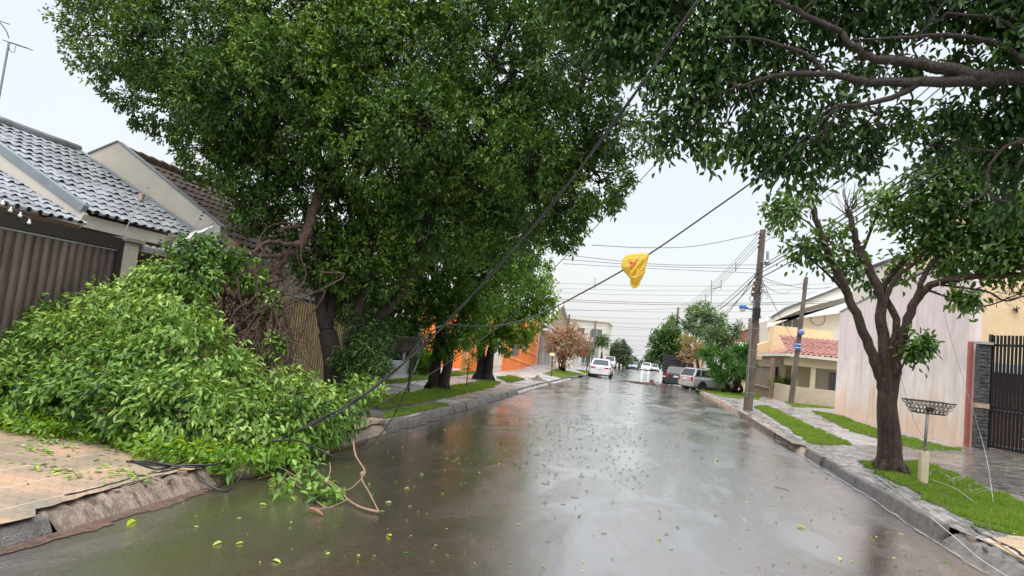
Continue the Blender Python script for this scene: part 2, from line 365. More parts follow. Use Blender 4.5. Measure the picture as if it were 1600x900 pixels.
def crown(lobes, per_m2=9., leaf=(.10, .04), nl=9, droop=.35, seed=1, inner=.45, zmin=None, squash=.85, tbias=0., spread=.12, out=.7):
    """lobes: (centre, radius). Returns leaf arrays for rosettes spread through the lobes' volume"""
    r = np.random.default_rng(seed); Cs = []; O = []; lt = []
    for k, (c, rad) in enumerate(lobes):
        n = int(per_m2 * 4 * math.pi * rad * rad) + 5
        d = unit(r.normal(size=(n, 3))); rr = rad * (inner + (1 - inner) * r.random(n) ** .55) * lumpy(d, seed * 31 + k, .42)
        p = np.array(c) + d * rr[:, None] * np.array([1, 1, squash]); Cs.append(p); O.append(d); lt.append(r.normal() * .10 + .22 * (lumpy(p * .9, seed + 5, 1.0) - 1))
    Cs = np.vstack(Cs); O = np.vstack(O); lt = np.concatenate(lt)
    if zmin is not None:
        zz = np.maximum(Cs[:, 2], zmin(Cs[:, 0], Cs[:, 1]) + .03 + .1 * r.random(len(Cs))); Cs[:, 2] = zz
    n = len(Cs); rt = r.random(n)
    P = np.repeat(Cs, nl, axis=0); o = np.repeat(O, nl, axis=0); tt = np.repeat(lt + (rt - .5) * .35, nl)
    m = len(P); D = o * out + r.normal(size=(m, 3)) * .62 + np.array([0, 0, -droop])
    P = P + r.normal(size=(m, 3)) * spread * .5
    Nn = unit(r.normal(size=(m, 3)) * .5 + np.array([0, 0, 1.0]) + o * .4)
    ln = leaf[0] * r.uniform(.65, 1.25, m); wd = leaf[1] * r.uniform(.8, 1.2, m)
    ti = np.clip(.48 + tt + r.normal(size=m) * .16 + tbias, 0, 1)
    return leaves(P, D, Nn, ln, wd, ti), Cs
def limb(mb, a, b, r0, r1, wob=.12, seed=0, n=7, sides=8, sag=0.):
    r = np.random.default_rng(seed); a = np.array(a, float); b = np.array(b, float); Lg = np.linalg.norm(b - a)
    pts = [a + (b - a) * t for t in np.linspace(0, 1, 5)]
    for i in range(1, 4): pts[i] = pts[i] + r.normal(size=3) * wob * Lg * .5 + np.array([0, 0, sag * math.sin(math.pi * i / 4)])
    sp = spline(pts, n); mb.tube(sp, np.linspace(r0, r1, len(sp)), sides); return sp
def P_(px, py, Y): return AY(px, py, Y)
# ================================================================ SETTING
# ground, one sheet to the horizon
def sheet(name, xs, ys, zf, m, thick=None):
    xs = np.array(xs, float); ys = np.array(ys, float); X, Y = np.meshgrid(xs, ys); Z = zf(X, Y)
    V = np.stack([X, Y, Z], -1).reshape(-1, 3); nx = len(xs); ny = len(ys)
    i, j = np.meshgrid(np.arange(nx - 1), np.arange(ny - 1)); a = (j * nx + i).ravel()
    F = np.stack([a, a + 1, a + nx + 1, a + nx], -1)
    o = npmesh(name, V, F, m); o['kind'] = 'structure'; return o
ysn = np.concatenate([np.linspace(-40, 60, 101), np.linspace(62, 160, 50), np.linspace(180, 1800, 40)])
sheet('ground', np.concatenate([[-1800, -600, -200, -80], np.linspace(-40, 40, 21), [80, 200, 600, 1800]]), ysn, lambda X, Y: RZ(Y) - .07 + 0 * X, m_soil)
yr = np.concatenate([np.linspace(-30, 60, 181), np.linspace(61, 320, 130)])
# a gentle camber makes the wet surface shed light as a real road does
sheet('road', np.linspace(KL - .01, KR + .01, 17), yr, lambda X, Y: RZ(Y) + .0 + .05 * (1 - ((X - (KL + KR) / 2) / 3.84) ** 2) * 0.6, m_asph)
# pavements
sheet('pavement_left', [-13, -10, -8.7, -7.8, -7, -6.2, -5.4, -4.7, -4.38], yr, SW, m_conc)
sheet('pavement_left', [-4.38, -4.22], yr[yr > 10.45], SW, m_conc); sheet('pavement_left', [-4.38, -4.22], yr[yr < 4.25], SW, m_conc)
sheet('pavement_right', [3.80, 4.4, 5.2, 6, 6.8, 7.6, 8.4, 9.3, 12, 20, 40], yr, SW, m_path)
sheet('pavement_right', [3.66, 3.80], yr[yr > 8.5], SW, m_path)

def fillpoly(pts, z_off, name, m, kind='structure', dens=.35):
    """a flat patch following the pavement surface; pts: xy outline"""
    pts = [tuple(p[:2]) for p in pts]
    bm = bmesh.new(); vs = [bm.verts.new((p[0], p[1], 0)) for p in pts]; f = bm.faces.new(vs)
    if f.normal.z < 0: f.normal_flip()
    bmesh.ops.triangulate(bm, faces=bm.faces)
    for _ in range(5):
        es = [e for e in bm.edges if e.calc_length() > dens * 3]
        if not es: break
        bmesh.ops.subdivide_edges(bm, edges=es, cuts=1); bmesh.ops.triangulate(bm, faces=bm.faces)
    for v in bm.verts: v.co.z = float(SW(v.co.x, v.co.y)) + z_off
    for f in bm.faces:
        if f.calc_area() > 0 and f.normal.z < 0: f.normal_flip()
    me = bpy.data.meshes.new(name); bm.to_mesh(me); bm.free(); me.materials.append(m)
    o = bpy.data.objects.new(name, me); col.objects.link(o); o['kind'] = kind; return o
def inpoly(P, poly):
    x, y = P[:, 0], P[:, 1]; ins = np.zeros(len(P), bool); n = len(poly)
    for i in range(n):
        x0, y0 = poly[i][:2]; x1, y1 = poly[(i + 1) % n][:2]
        c = ((y0 > y) != (y1 > y)) & (x < (x1 - x0) * (y - y0) / (y1 - y0 + 1e-12) + x0); ins ^= c
    return ins
def roughen(pts, amp=.05, step=.25, seed=0):
    r = np.random.default_rng(seed); out = []
    for i in range(len(pts)):
        a = np.array(pts[i][:2], float); b = np.array(pts[(i + 1) % len(pts)][:2], float); n = max(1, int(np.linalg.norm(b - a) / step))
        for k in range(n): out.append(a + (b - a) * k / n + r.normal(size=2) * amp * (1 if k else .3))
    return out
def grass_patch(pts, n, seed, name='grass', h=(.03, .075)):
    pts = roughen(pts, .055, .22, seed); r = np.random.default_rng(seed)
    t = fillpoly(pts, .012, 'turf', m_turf)
    A = np.array(pts); lo, hi = A.min(0), A.max(0); out = []
    tot = 0
    while tot < n:
        Q = lo + (hi - lo) * r.random((n, 2)); Q = Q[inpoly(Q, pts)]; out.append(Q); tot += len(Q)
    Q = np.vstack(out)[:n]; Z = SW(Q[:, 0], Q[:, 1]) + .01
    dpt = np.hypot(Q[:, 0], Q[:, 1]); ang = r.uniform(0, 6.28, n); clump = .5 + .5 * np.sin(Q[:, 0] * 3.1 + np.sin(Q[:, 1] * 2.3) * 2) * np.sin(Q[:, 1] * 2.7)
    pat = .5 + .5 * np.sin(Q[:, 0] * 5.3 + 2 * np.sin(Q[:, 1] * 3.7 + seed)) * np.sin(Q[:, 1] * 4.9 + 1.7 * np.sin(Q[:, 0] * 6.1)); hh = r.uniform(h[0], h[1], n) * (.5 + .9 * clump) * np.where(pat < .22, .22, 1.); wd = np.maximum(.006, dpt * .00035) * r.uniform(.8, 1.3, n)
    B = np.stack([Q[:, 0], Q[:, 1], Z], -1); s = np.stack([np.cos(ang), np.sin(ang), 0 * ang], -1); lean = np.stack([np.cos(ang * 3.3), np.sin(ang * 3.3), 0 * ang], -1) * (hh * r.uniform(.1, .8, n))[:, None]
    V = np.stack([B - s * wd[:, None], B + s * wd[:, None], B + lean + np.array([0, 0, 1]) * hh[:, None]], 1).reshape(-1, 3)
    F = np.arange(3 * n).reshape(-1, 3); ti = np.repeat(np.clip(r.normal(.5, .2, n) + .25 * (clump - .5), 0, 1), 3)
    o = npmesh(name, V, F, m_grass, tint=ti); o['kind'] = 'stuff'; return o
def gps(l): return [GS(*p) for p in l]

# right side: mosaic verge, tan slabs, stone forecourt, lawns
fillpoly([(3.82, 7.9), (4.55, 8.3), (4.62, 9.0), (4.3, 12), (4.28, 13.9), (5.2, 14.1), (5.2, 15.6), (5.1, 16.8), (4.6, 17.1), (3.67, 17.4), (3.67, 8.7)], .006, 'mosaic_verge', m_mosaic)
fillpoly([(3.82, 3.0), (12, 3.0), (12, 8.0), (6.0, 8.6), (4.75, 9.0), (3.82, 8.2)], .010, 'tan_paving', m_tiles)
fillpoly([(4.7, 14.3), (5.15, 17.3), (7.6, 19.0), (8.5, 19.2), (14, 19.2), (14, 9.0), (8.0, 9.0), (6.55, 11.2), (5.6, 13.6)], .008, 'stone_forecourt', m_mosaicd)
g = gps([(1338, 722), (1412, 722), (1440, 722), (1502, 745), (1600, 790)]) + [np.array((8.0, 8.9, 0)), np.array((5.0, 8.75, 0))] + gps([(1545, 830), (1480, 798), (1420, 765)])
grass_patch(g, 60000, 11)
grass_patch(gps([(1178, 636), (1196, 634), (1260, 664), (1335, 696), (1270, 695), (1236, 672)]), 26000, 12)
grass_patch(gps([(1268, 643), (1310, 650), (1380, 674), (1440, 690), (1502, 704), (1425, 702), (1330, 674)]), 26000, 13)
grass_patch(gps([(1225, 628), (1300, 631), (1308, 638), (1240, 636)]), 6000, 14)
grass_patch(gps([(1085, 609), (1130, 606), (1190, 618), (1185, 625), (1130, 620)]), 9000, 15)
grass_patch([(9.0, 15.0), (12.5, 14.0), (12.5, 12.2), (9.0, 13.6)], 12000, 16)
fillpoly(gps([(1180, 640), (1220, 668), (1262, 695), (1240, 694), (1150, 640)]), .004, 'stone_edge', m_mosaic)
# left side
grass_patch(gps([(548, 634), (575, 622), (640, 615), (700, 604), (760, 595), (782, 598), (770, 606), (715, 618), (660, 630), (600, 640)]), 30000, 21)
grass_patch(gps([(575, 600), (640, 590), (720, 580), (748, 580), (745, 584), (660, 594), (600, 602)]), 14000, 22)
grass_patch(gps([(600, 655), (650, 645), (700, 636), (690, 630), (640, 638), (600, 646)]), 9000, 23, h=(.02, .05))
grass_patch(gps([(776, 590), (800, 588), (822, 594), (795, 598)]), 6000, 24)
grass_patch(gps([(848, 584), (880, 578), (912, 585), (880, 591)]), 8000, 25)
grass_patch(gps([(900, 578), (935, 581), (935, 587), (912, 583)]), 4000, 26)
# the old patterned pavement at the near left corner, sandy and wet
def M_scallop():
    m = bpy.data.materials.new('scalloped_sandy_tiles'); m.use_nodes = True; nt = m.node_tree; n = nt.nodes; l = nt.links
    b = n['Principled BSDF']; tc = n.new('ShaderNodeTexCoord')
    def frac(sock, mul, add=0.):
        a = n.new('ShaderNodeMath'); a.operation = 'MULTIPLY_ADD'; a.inputs[1].default_value = mul; a.inputs[2].default_value = add; l.new(sock, a.inputs[0])
        f = n.new('ShaderNodeMath'); f.operation = 'FRACT'; l.new(a.outputs[0], f.inputs[0]); return f.outputs[0]
    sp = n.new('ShaderNodeSeparateXYZ'); l.new(tc.outputs['Object'], sp.inputs[0])
    fx = frac(sp.outputs[0], 8.0); fy = frac(sp.outputs[1], 8.0)
    cb = n.new('ShaderNodeCombineXYZ'); l.new(fx, cb.inputs[0]); l.new(fy, cb.inputs[1])
    vd = n.new('ShaderNodeVectorMath'); vd.operation = 'DISTANCE'; l.new(cb.outputs[0], vd.inputs[0]); vd.inputs[1].default_value = (.5, .1, 0)
    rg = n.new('ShaderNodeMath'); rg.operation = 'PINGPONG'; rg.inputs[1].default_value = .32; l.new(vd.outputs['Value'], rg.inputs[0])
    gx = frac(sp.outputs[0], 2.0); ed = n.new('ShaderNodeMath'); ed.operation = 'LESS_THAN'; ed.inputs[1].default_value = .03; l.new(gx, ed.inputs[0])
    nz = n.new('ShaderNodeTexNoise'); nz.inputs['Scale'].default_value = 1.7; nz.inputs['Detail'].default_value = 8; l.new(tc.outputs['Object'], nz.inputs['Vector'])
    cr = n.new('ShaderNodeValToRGB'); e = cr.color_ramp.elements; e[0].position = .34; e[0].color = (.25, .215, .175, 1); e[1].position = .68; e[1].color = (.42, .265, .165, 1)
    l.new(nz.outputs[0], cr.inputs[0])
    mm = n.new('ShaderNodeMapRange'); mm.inputs['From Min'].default_value = .25; mm.inputs['From Max'].default_value = .32; mm.inputs['To Min'].default_value = 1; mm.inputs['To Max'].default_value = .58; l.new(rg.outputs[0], mm.inputs['Value'])
    mx = n.new('ShaderNodeMixRGB'); mx.blend_type = 'MULTIPLY'; mx.inputs[0].default_value = 1; l.new(cr.outputs[0], mx.inputs[1]); l.new(mm.outputs[0], mx.inputs[2])
    mx2 = n.new('ShaderNodeMixRGB'); mx2.inputs[2].default_value = (.55, .48, .40, 1); l.new(mx.outputs[0], mx2.inputs[1])
    ef = n.new('ShaderNodeMath'); ef.operation = 'MULTIPLY'; ef.inputs[1].default_value = .6; l.new(ed.outputs[0], ef.inputs[0]); l.new(ef.outputs[0], mx2.inputs[0])
    l.new(mx2.outputs[0], b.inputs['Base Color'])
    wr = n.new('ShaderNodeMapRange'); wr.inputs['From Min'].default_value = .4; wr.inputs['From Max'].default_value = .6; wr.inputs['To Min'].default_value = .3; wr.inputs['To Max'].default_value = .6; l.new(nz.outputs[0], wr.inputs['Value']); l.new(wr.outputs[0], b.inputs['Roughness'])
    bp = n.new('ShaderNodeBump'); bp.inputs['Strength'].default_value = .5; bp.inputs['Distance'].default_value = .008; bp.invert = True; l.new(rg.outputs[0], bp.inputs['Height']); l.new(bp.outputs[0], b.inputs['Normal'])
    return m
edge = []
r_ = np.random.default_rng(5)
for y in np.arange(1.0, 11.0, .12): edge.append(((-4.25 if y < 4.1 else -4.33) + .05 * math.sin(y * 2.1) + r_.normal() * .02, y))
fillpoly([(-12.5, 1.0), (-12.5, 11.0)] + edge[::-1], .012, 'patterned_pavement', M_scallop())
# gutters with silt and a thread of running water
mb = MB()
for y0 in np.arange(0, 30, .1):
    wv = [.10 + .05 * math.sin(q * 1.7) + .03 * math.sin(q * 5) for q in (y0, y0 + .1)]
    wv = [q * .8 + .04 * math.exp(-((v - 5.5) / 3) ** 2) + .02 * math.sin(v * 9) for q, v in zip(wv, (y0, y0 + .1))]
    wv = [q + .012 * r_.normal() for q in wv]
    for q in (0, 1): pass
    mb.add([(KL + .0, y0, .005), (KL + wv[0], y0, .008), (KL + wv[1], y0 + .1, .008), (KL, y0 + .1, .005)], [(0, 1, 2, 3)])
struct(mb, 'gutter_silt', mat('gutter_silt', (.11, .063, .044), .3, .6, 12, 1., 60, wet=.2))
m_foam = mat('running_water', (.30, .30, .295), .12, .2, 25, .5, 60, spec=.8)
mb = MB(); ww = np.random.default_rng(2)
ys_ = np.arange(3, 26, .16); xs_ = [KR - .13 + .035 * math.sin(y * 1.3) + .012 * ww.normal() for y in ys_]; wd_ = [max(.003, .010 + .010 * ww.normal()) for _ in ys_]
for i in range(len(ys_) - 1):
    z0 = .018
    mb.add([(xs_[i] - wd_[i], ys_[i], z0), (xs_[i] + wd_[i], ys_[i], z0), (xs_[i + 1] + wd_[i + 1], ys_[i + 1], z0), (xs_[i + 1] - wd_[i + 1], ys_[i + 1], z0)], [(0, 1, 2, 3)])
struct(mb, 'gutter_water', m_foam)
# kerbs: separate cast stones with open joints, some tilted, some broken
def kerb(side, y0, y1, step, m, skip=(), seed=0, h=.14, wd=.13, name='kerb', slope=.05):
    r = np.random.default_rng(seed); mb = MB(); y = y0
    x = KR if side > 0 else KL
    while y < y1:
        e = min(y + step, y1)
        if not any(a < (y + e) / 2 < b for a, b in skip):
            t = r.normal() * .008; j = r.normal() * .012; za, zb = float(RZ(y)), float(RZ(e)); g = .012
            prof = [(0, -.08), (slope, h + t - .015), (slope + .02, h + t), (slope + wd, h + t), (slope + wd, -.08)]
            vs = []
            for yy, zz in ((y + g, za), (e - g, zb)):
                for a, b in prof: vs.append((x + side * (a + j), yy, zz + b))
            n = len(prof); mb.add(vs, [tuple(range(n)), tuple(range(2 * n - 1, n - 1, -1))] + [(i, n + i, n + (i + 1) % n, (i + 1) % n) for i in range(n)])
        y = e
    o = struct(mb, name, m, bevel=.008); return o
kerb(1, 8.6, 15.1, 1.05, m_kerb, seed=3, h=.15, wd=.10)
kerb(1, 18.4, 42, 1.0, m_kerbtan, seed=4, h=.14, wd=.10)
kerb(1, 50, 180, 2.0, m_kerb, seed=5, wd=.14)
kerb(-1, 10.5, 22.2, 1.0, m_kerb, seed=6, h=.14, wd=.14)
kerb(-1, 39.8, 180, 1.3, m_kerb, skip=[(43.5, 48), (70, 74)], seed=7, wd=.14)
kerb(-1, .85, 4.15, 1.1, m_kerb, seed=8, h=.125, wd=.11, slope=.09)
# broken kerb lengths: irregular rubble
def rubble(name, pts, n, m, size=(.05, .16), seed=0, flat=.5, label=None):
    r = np.random.default_rng(seed); mb = MB()
    for _ in range(n):
        k = r.integers(0, len(pts) - 1); t = r.random(); a = np.array(pts[k]); b = np.array(pts[k + 1]); p = a + (b - a) * t; p = p + np.array([r.normal() * .05, r.normal() * .05, 0])
        s = r.uniform(*size); q = r.integers(5, 8); an = np.sort(r.uniform(0, 6.28, q)); rad = s * r.uniform(.6, 1, q); hh = s * flat * r.uniform(.5, 1.2)
        poly = [(p[0] + rad[i] * math.cos(an[i]), p[1] + rad[i] * math.sin(an[i]), p[2] - .03 + r.normal() * .004) for i in range(q)]
        mb.prism(poly, (r.normal() * .01, r.normal() * .01, hh + .03))
    return mb.build(name, m, bevel=.006)
def sloped_edge(name, side, y0, y1, m, seed, wd=.28, step=.1):
    r = np.random.default_rng(seed); mb = MB(); prev = None; x = KR if side > 0 else KL
    for y in np.arange(y0, y1, step):
        a = x + side * r.normal() * .015; b = x + side * (wd + r.normal() * .035); z = float(RZ(y))
        mid = x + side * (wd * .5 + r.normal() * .02); hz = .13 + r.normal() * .006
        cur = [(a, y, z - .01), (mid, y, z + hz * .72 + r.normal() * .006), (b, y, z + hz - .004), (b + side * .02, y, z - .05)]
        if prev:
            o = len(mb.v); mb.add(prev + cur, [(i, i + 1, 4 + i + 1, 4 + i) for i in range(3)])
        prev = cur
    return struct(mb, name, m)
sloped_edge('broken_kerb', 1, 2.5, 8.6, m_kerb, 1, .27)
m_kerbbr = mat('broken_concrete', (.17, .128, .098), .5, .45, 9, .8, 40, wet=.25, bdist=.02)
sloped_edge('broken_kerb', -1, 4.15, 10.5, m_kerbbr, 2, .27, .06)
sloped_edge('driveway_ramp', 1, 15.1, 18.4, m_kerbtan, 3, .2)
sloped_edge('driveway_ramp', -1, 22.2, 39.8, m_conc, 4, .3, .3)
for nm_, p_, m_, n_, sd in (('rubble', [(-4.3, 4.6, .12), (-4.4, 5.6, .12), (-4.35, 6.5, .12), (-4.35, 8, .12)], m_kerbbr, 26, 1), ('rubble', [(3.78, 4.5, .12), (3.75, 6.5, .12), (3.72, 8.4, .12)], m_kerbbr, 16, 2)):
    tag(rubble(nm_, p_, n_, m_, seed=sd, size=(.02, .075), flat=.28), kind='stuff')
# dark crack lines where the old slabs have parted
def crack(y0, y1, x0, seed):
    r = np.random.default_rng(seed); mb = MB(); prev = None; x = x0
    for y in np.arange(y0, y1, .07):
        x += r.normal() * .016; x += (x0 - x) * .12; wv = abs(r.normal()) * .012 + .008; z = float(SW(x, y)) + .016
        cur = [(x - wv, y, z), (x + wv, y, z)]
        if prev: mb.add(prev + cur, [(0, 1, 3, 2)])
        prev = cur
    struct(mb, 'pavement_crack', m_shadecrack)
crack(4.5, 6.6, -4.47, 1); crack(4.0, 8.9, 3.93, 2); crack(4.2, 8.0, 4.25, 3)
fillpoly(gps([(1205, 648), (1218, 646), (1226, 649), (1212, 651)]), .010, 'drain_cover', m_iron)
fillpoly(gps([(700, 624), (760, 606), (785, 600), (815, 604), (790, 612), (740, 622)]), .006, 'worn_verge', mat('worn_verge', (.21, .165, .13), .5, .35, 4, .6, 40, wet=.3))
fillpoly([(-4.5, 10.6), (-6.6, 10.9), (-7.0, 14.3), (-6.4, 15.2), (-4.45, 14.9)], .006, 'worn_verge', mat('dark_wet_verge', (.12, .105, .10), .4, .4, 4, .6, 40, wet=.3))
# mud heap at the mouth of the drive
p = G(840, 598, 0); V = []; mb = MB(); r_ = np.random.default_rng(3)
nn = 22
for j in range(9):
    for i in range(nn):
        t = j / 8; a = 2 * math.pi * i / nn; rr = (1 - t) * (1 + .22 * math.sin(3 * a) + .12 * r_.normal()); V.append((p[0] + .55 * rr * math.cos(a), p[1] + 1.1 * rr * math.sin(a), p[2] + .30 * t ** .7 * (1 - .25 * math.sin(2 * a)) + .02 * r_.normal() - .03))
mb.add(V, [(j * nn + i, j * nn + (i + 1) % nn, (j + 1) * nn + (i + 1) % nn, (j + 1) * nn + i) for j in range(8) for i in range(nn)])
o = mb.build('earth_heap', mat('heap_earth', (.11, .085, .055), .8, .5, 9, 1., 40), smooth=True); tag(o, 'low heap of brown earth washed onto the road edge by the orange house driveway', 'earth heap')
# ================================================================ BUILDINGS
def tiled_roof(name, p0, u, lu, v, lv, m, parent=None, tw=.2, rh=.27, amp=.032, thick=.05, per=8, lift=.036):
    """interlocking clay or concrete tiles: rows of barrels, each row lapping the one below, closed barrel ends coloured near-black for the shade inside"""
    u = np.array(u, float); u /= np.linalg.norm(u); v = np.array(v, float); v /= np.linalg.norm(v); p0 = np.array(p0, float)
    nrm = np.cross(u, v); nrm = nrm if nrm[2] > 0 else -nrm
    nu = max(1, int(round(lu / tw))) * per; nr = max(1, int(round(lv / rh))); rh = lv / nr; mb = MB(); r = np.random.default_rng(int(lu * 100))
    us = np.linspace(0, lu, nu + 1); prof = amp * (.5 - .5 * np.cos(2 * np.pi * us / tw)) ** 1.3
    for k in range(nr):
        j = r.normal() * .004; tj = np.repeat(r.normal(size=nu // per + 1) * .005, per)[:nu + 1]; tj = np.pad(tj, (0, nu + 1 - len(tj)))
        V = []
        for i, a in enumerate(us): V.append(p0 + u * a + v * (k * rh - .03 + tj[i] * 1.5) + nrm * (prof[i] + lift + j + tj[i]))
        for i, a in enumerate(us): V.append(p0 + u * a + v * ((k + 1) * rh) + nrm * (prof[i] + .008 + j))
        for i, a in enumerate(us): V.append(p0 + u * a + v * (k * rh - .03) + nrm * (prof[i] * .15 + .004))
        n = nu + 1; mb.m = 0
        mb.add(V, []); o = len(mb.v) - len(V)
        for i in range(nu): mb.f.append((o + i, o + i + 1, o + n + i + 1, o + n + i)); mb.mi.append(0)
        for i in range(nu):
            mb.f.append((o + i, o + 2 * n + i, o + 2 * n + i + 1, o + i + 1)); mb.mi.append(1 if prof[i] + prof[i + 1] > amp * 1.0 else 0)  # step faces under the barrels are closed; their shade is painted on
    o = mb.build(name, [m, m_shadecrack], parent); return o
def slab(mb, pts, Y, depth):
    P = [AY(px, py, Y) for px, py in pts]; mb.prism(P, (0, depth, 0)); return P
def window(parent, c, wd, ht, face='x', sgn=1, frame=m_white, pane=m_greyglass, bars=1, d=.05, name='window'):
    """frame with pane; face 'x': wall plane x=const facing sgn*x; 'y': wall facing sgn*y"""
    mb = MB(); pb = MB(); t = .05
    def b(mbx, a0, a1, z0, z1, n0, n1):
        if face == 'x': mbx.bb(c[0] + sgn * n0, c[0] + sgn * n1, c[1] + a0, c[1] + a1, c[2] + z0, c[2] + z1)
        else: mbx.bb(c[0] + a0, c[0] + a1, c[1] + sgn * n0, c[1] + sgn * n1, c[2] + z0, c[2] + z1)
    W, H = wd / 2, ht / 2
    b(mb, -W, -W + t, -H, H, -.01, d); b(mb, W - t, W, -H, H, -.01, d); b(mb, -W + t, W - t, H - t, H, -.01, d); b(mb, -W + t, W - t, -H, -H + t, -.01, d)
    for k in range(bars):
        a = -W + wd * (k + 1) / (bars + 1); b(mb, a - .02, a + .02, -H + t, H - t, -.01, d - .005)
    f = mb.build(name, frame, parent); b(pb, -W + t, W - t, -H + t, H - t, -.008, .015); pb.build('pane', pane, f); return f
XL = -8.7
# ---- near left: brown louvred gate
gz = float(SW(XL, 6))
t = thing('sliding_gate', (XL, 5.5, gz), 'tall brown metal louvred gate behind the heap of fallen leaves', 'gate')
mb = MB(); r_ = np.random.default_rng(1)
for y in np.arange(1.6, 8.98, .145):
    # every louvre is a shallow folded blade
    mb.prism([(XL - .055, y, gz + .06), (XL + .012, y + .015, gz + .06), (XL + .03, y + .07, gz + .06), (XL + .012, y + .128, gz + .06), (XL - .02, y + .135, gz + .06)], (0, 0, 2.40))
mb.build('louvre_panel', m_gate, t, bevel=.004)
mb = MB(); mb.bb(XL - .10, XL + .05, 1.5, 9.1, gz + 2.46, gz + 2.66); mb.bb(XL - .1, XL + .05, 1.5, 9.1, gz + .01, gz + .06); mb.bb(XL - .1, XL + .05, 8.98, 9.1, gz + .06, gz + 2.46); mb.bb(XL - .1, XL + .05, 1.5, 1.58, gz + .06, gz + 2.46)
mb.build('frame', m_gatefr, t, bevel=.006)
mb = MB(); mb.tube([(XL + .09, 1.5, gz + 2.43), (XL + .09, 8.3, gz + 2.43)], .014, 8); mb.tube([(XL + .09, 8.3, gz + 2.43), (XL + .06, 8.95, gz + 2.44)], .012, 8); mb.build('rail', m_galv, t)
# ---- near left: grey tiled house
H1 = thing('grey_roof_house', (-11, 9.5, gz), 'single storey house with grey tiled roofs and cream fascia behind the brown gate', 'house')
mb = MB(); mb.bb(-14, -9.9, 8.6, 11.55, 0, 3.05); mb.prism([(-13.9, 11.5, 3.05), (-9.9, 11.5, 3.05), (-9.9, 11.5, 3.55), (-12.3, 11.5, 4.85), (-13.9, 11.5, 3.95)], (0, -2.9, 0)); mb.build('wall', m_brownwall, H1)
mb = MB(); mb.bb(-14, -11.2, -3, 8.6, 0, 3.0); mb.build('porch_wall', m_brownwall, H1)
sl = np.array([-1, 0, .5]); sll = np.linalg.norm(sl)
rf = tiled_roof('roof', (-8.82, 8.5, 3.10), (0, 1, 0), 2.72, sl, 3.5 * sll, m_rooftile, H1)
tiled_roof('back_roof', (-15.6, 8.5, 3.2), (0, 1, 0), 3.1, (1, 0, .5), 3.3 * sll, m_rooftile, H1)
mb = MB(); mb.tube(spline([(-12.32, 8.4, 4.92), (-12.32, 10, 4.91), (-12.32, 11.35, 4.92)], 6), .09, 10); mb.build('ridge_cap', m_rooftile, rf)
mb = MB(); mb.bar((-8.86, 8.44, 3.14), (-12.35, 8.44, 4.885), .10, .13); mb.build('rake_flashing', m_flash, rf)
mb = MB(); mb.bar((-8.9, 8.46, 2.93), (-12.35, 8.46, 4.655), .08, .30); mb.build('rake_fascia', m_creamd, rf)
mb = MB(); mb.bar((-8.7, 11.30, 3.13), (-12.35, 11.30, 4.93), .14, .05); mb.build('wall_flashing', m_flash, rf)
mb = MB(); mb.bb(-9.0, -8.90, 8.5, 11.4, 2.86, 3.06); mb.bb(-9.9, -9.0, 8.5, 11.5, 2.92, 2.97); mb.build('eaves_board', m_creamd, H1)
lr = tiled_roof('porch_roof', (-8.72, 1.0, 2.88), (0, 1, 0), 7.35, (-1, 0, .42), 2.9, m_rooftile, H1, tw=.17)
mb = MB(); mb.bb(-8.86, -8.8, 1.0, 8.35, 2.72, 2.86); mb.build('eaves_board', m_brownwall, lr)
mb = MB(); mb.bar((-8.98, 2.0, 3.17), (-8.98, 7.9, 3.17), .02, .02); mb.build('light_strip', m_white, lr)
# small cross gable at the right end
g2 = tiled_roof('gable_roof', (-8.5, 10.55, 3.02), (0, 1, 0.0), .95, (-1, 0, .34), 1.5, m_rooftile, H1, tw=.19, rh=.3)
mb = MB(); a = AX(269, 389, -8.45); b = AX(333, 358, -8.45); c = AX(372, 395, -8.45); mb.bar(a, b, .07, .13); mb.build('gable_fascia', m_white, g2)
mb = MB(); mb.prism([a + np.array([-.02, .05, -.05]), b + np.array([-.02, -.02, -.05]), (-8.47, b[1], a[2] - .1)], (-.35, 0, 0)); mb.build('gable_wall', m_pillar, g2)
# boundary: pillar, low wall with tile cap and iron railing
t = thing('gate_pillar', (XL, 9.28, gz), 'beige rendered pillar at the right end of the brown gate', 'pillar')
mb = MB(); mb.bb(XL - .14, XL + .06, 9.12, 9.42, gz - .05, gz + 2.62); mb.build('shaft', m_pillar, t, bevel=.01)
mb = MB(); mb.bb(XL - .142, XL + .063, 9.118, 9.423, gz + 1.98, gz + 2.06); mb.build('band', m_palebrick, t)
mb = MB(); mb.bb(XL - .2, XL + .12, 9.06, 9.48, gz + 2.62, gz + 2.69); mb.build('cap', m_conc, t, bevel=.01)
t = thing('railing_wall', (XL, 10.2, gz), 'low rendered wall with black iron railing and tiled coping between pillar and wooden fence', 'wall')
mb = MB(); mb.bb(XL - .08, XL + .04, 9.42, 10.95, gz - .05, gz + 1.2); mb.build('base_wall', m_brownwall, t)
mb = MB()
for y in np.arange(9.52, 10.9, .13): mb.tube([(XL, y, gz + 1.2), (XL, y, gz + 2.3)], .012, 6); mb.lathe((XL, y, gz + 2.3), [(.02, 0), (.03, .02), (.005, .07)], 6)
mb.bb(XL - .015, XL + .015, 9.42, 10.95, gz + 2.1, gz + 2.13); mb.build('railing', m_iron, t)
mb = MB(); mb.bb(XL - .15, XL + .1, 9.48, 11.5, gz + 2.50, gz + 2.60)
for y in np.arange(9.5, 11.5, .16): mb.lathe((XL - .02, y, gz + 2.58), [(.075, 0), (.06, .05), (.02, .075)], 8)
mb.build('coping', m_conc, t)
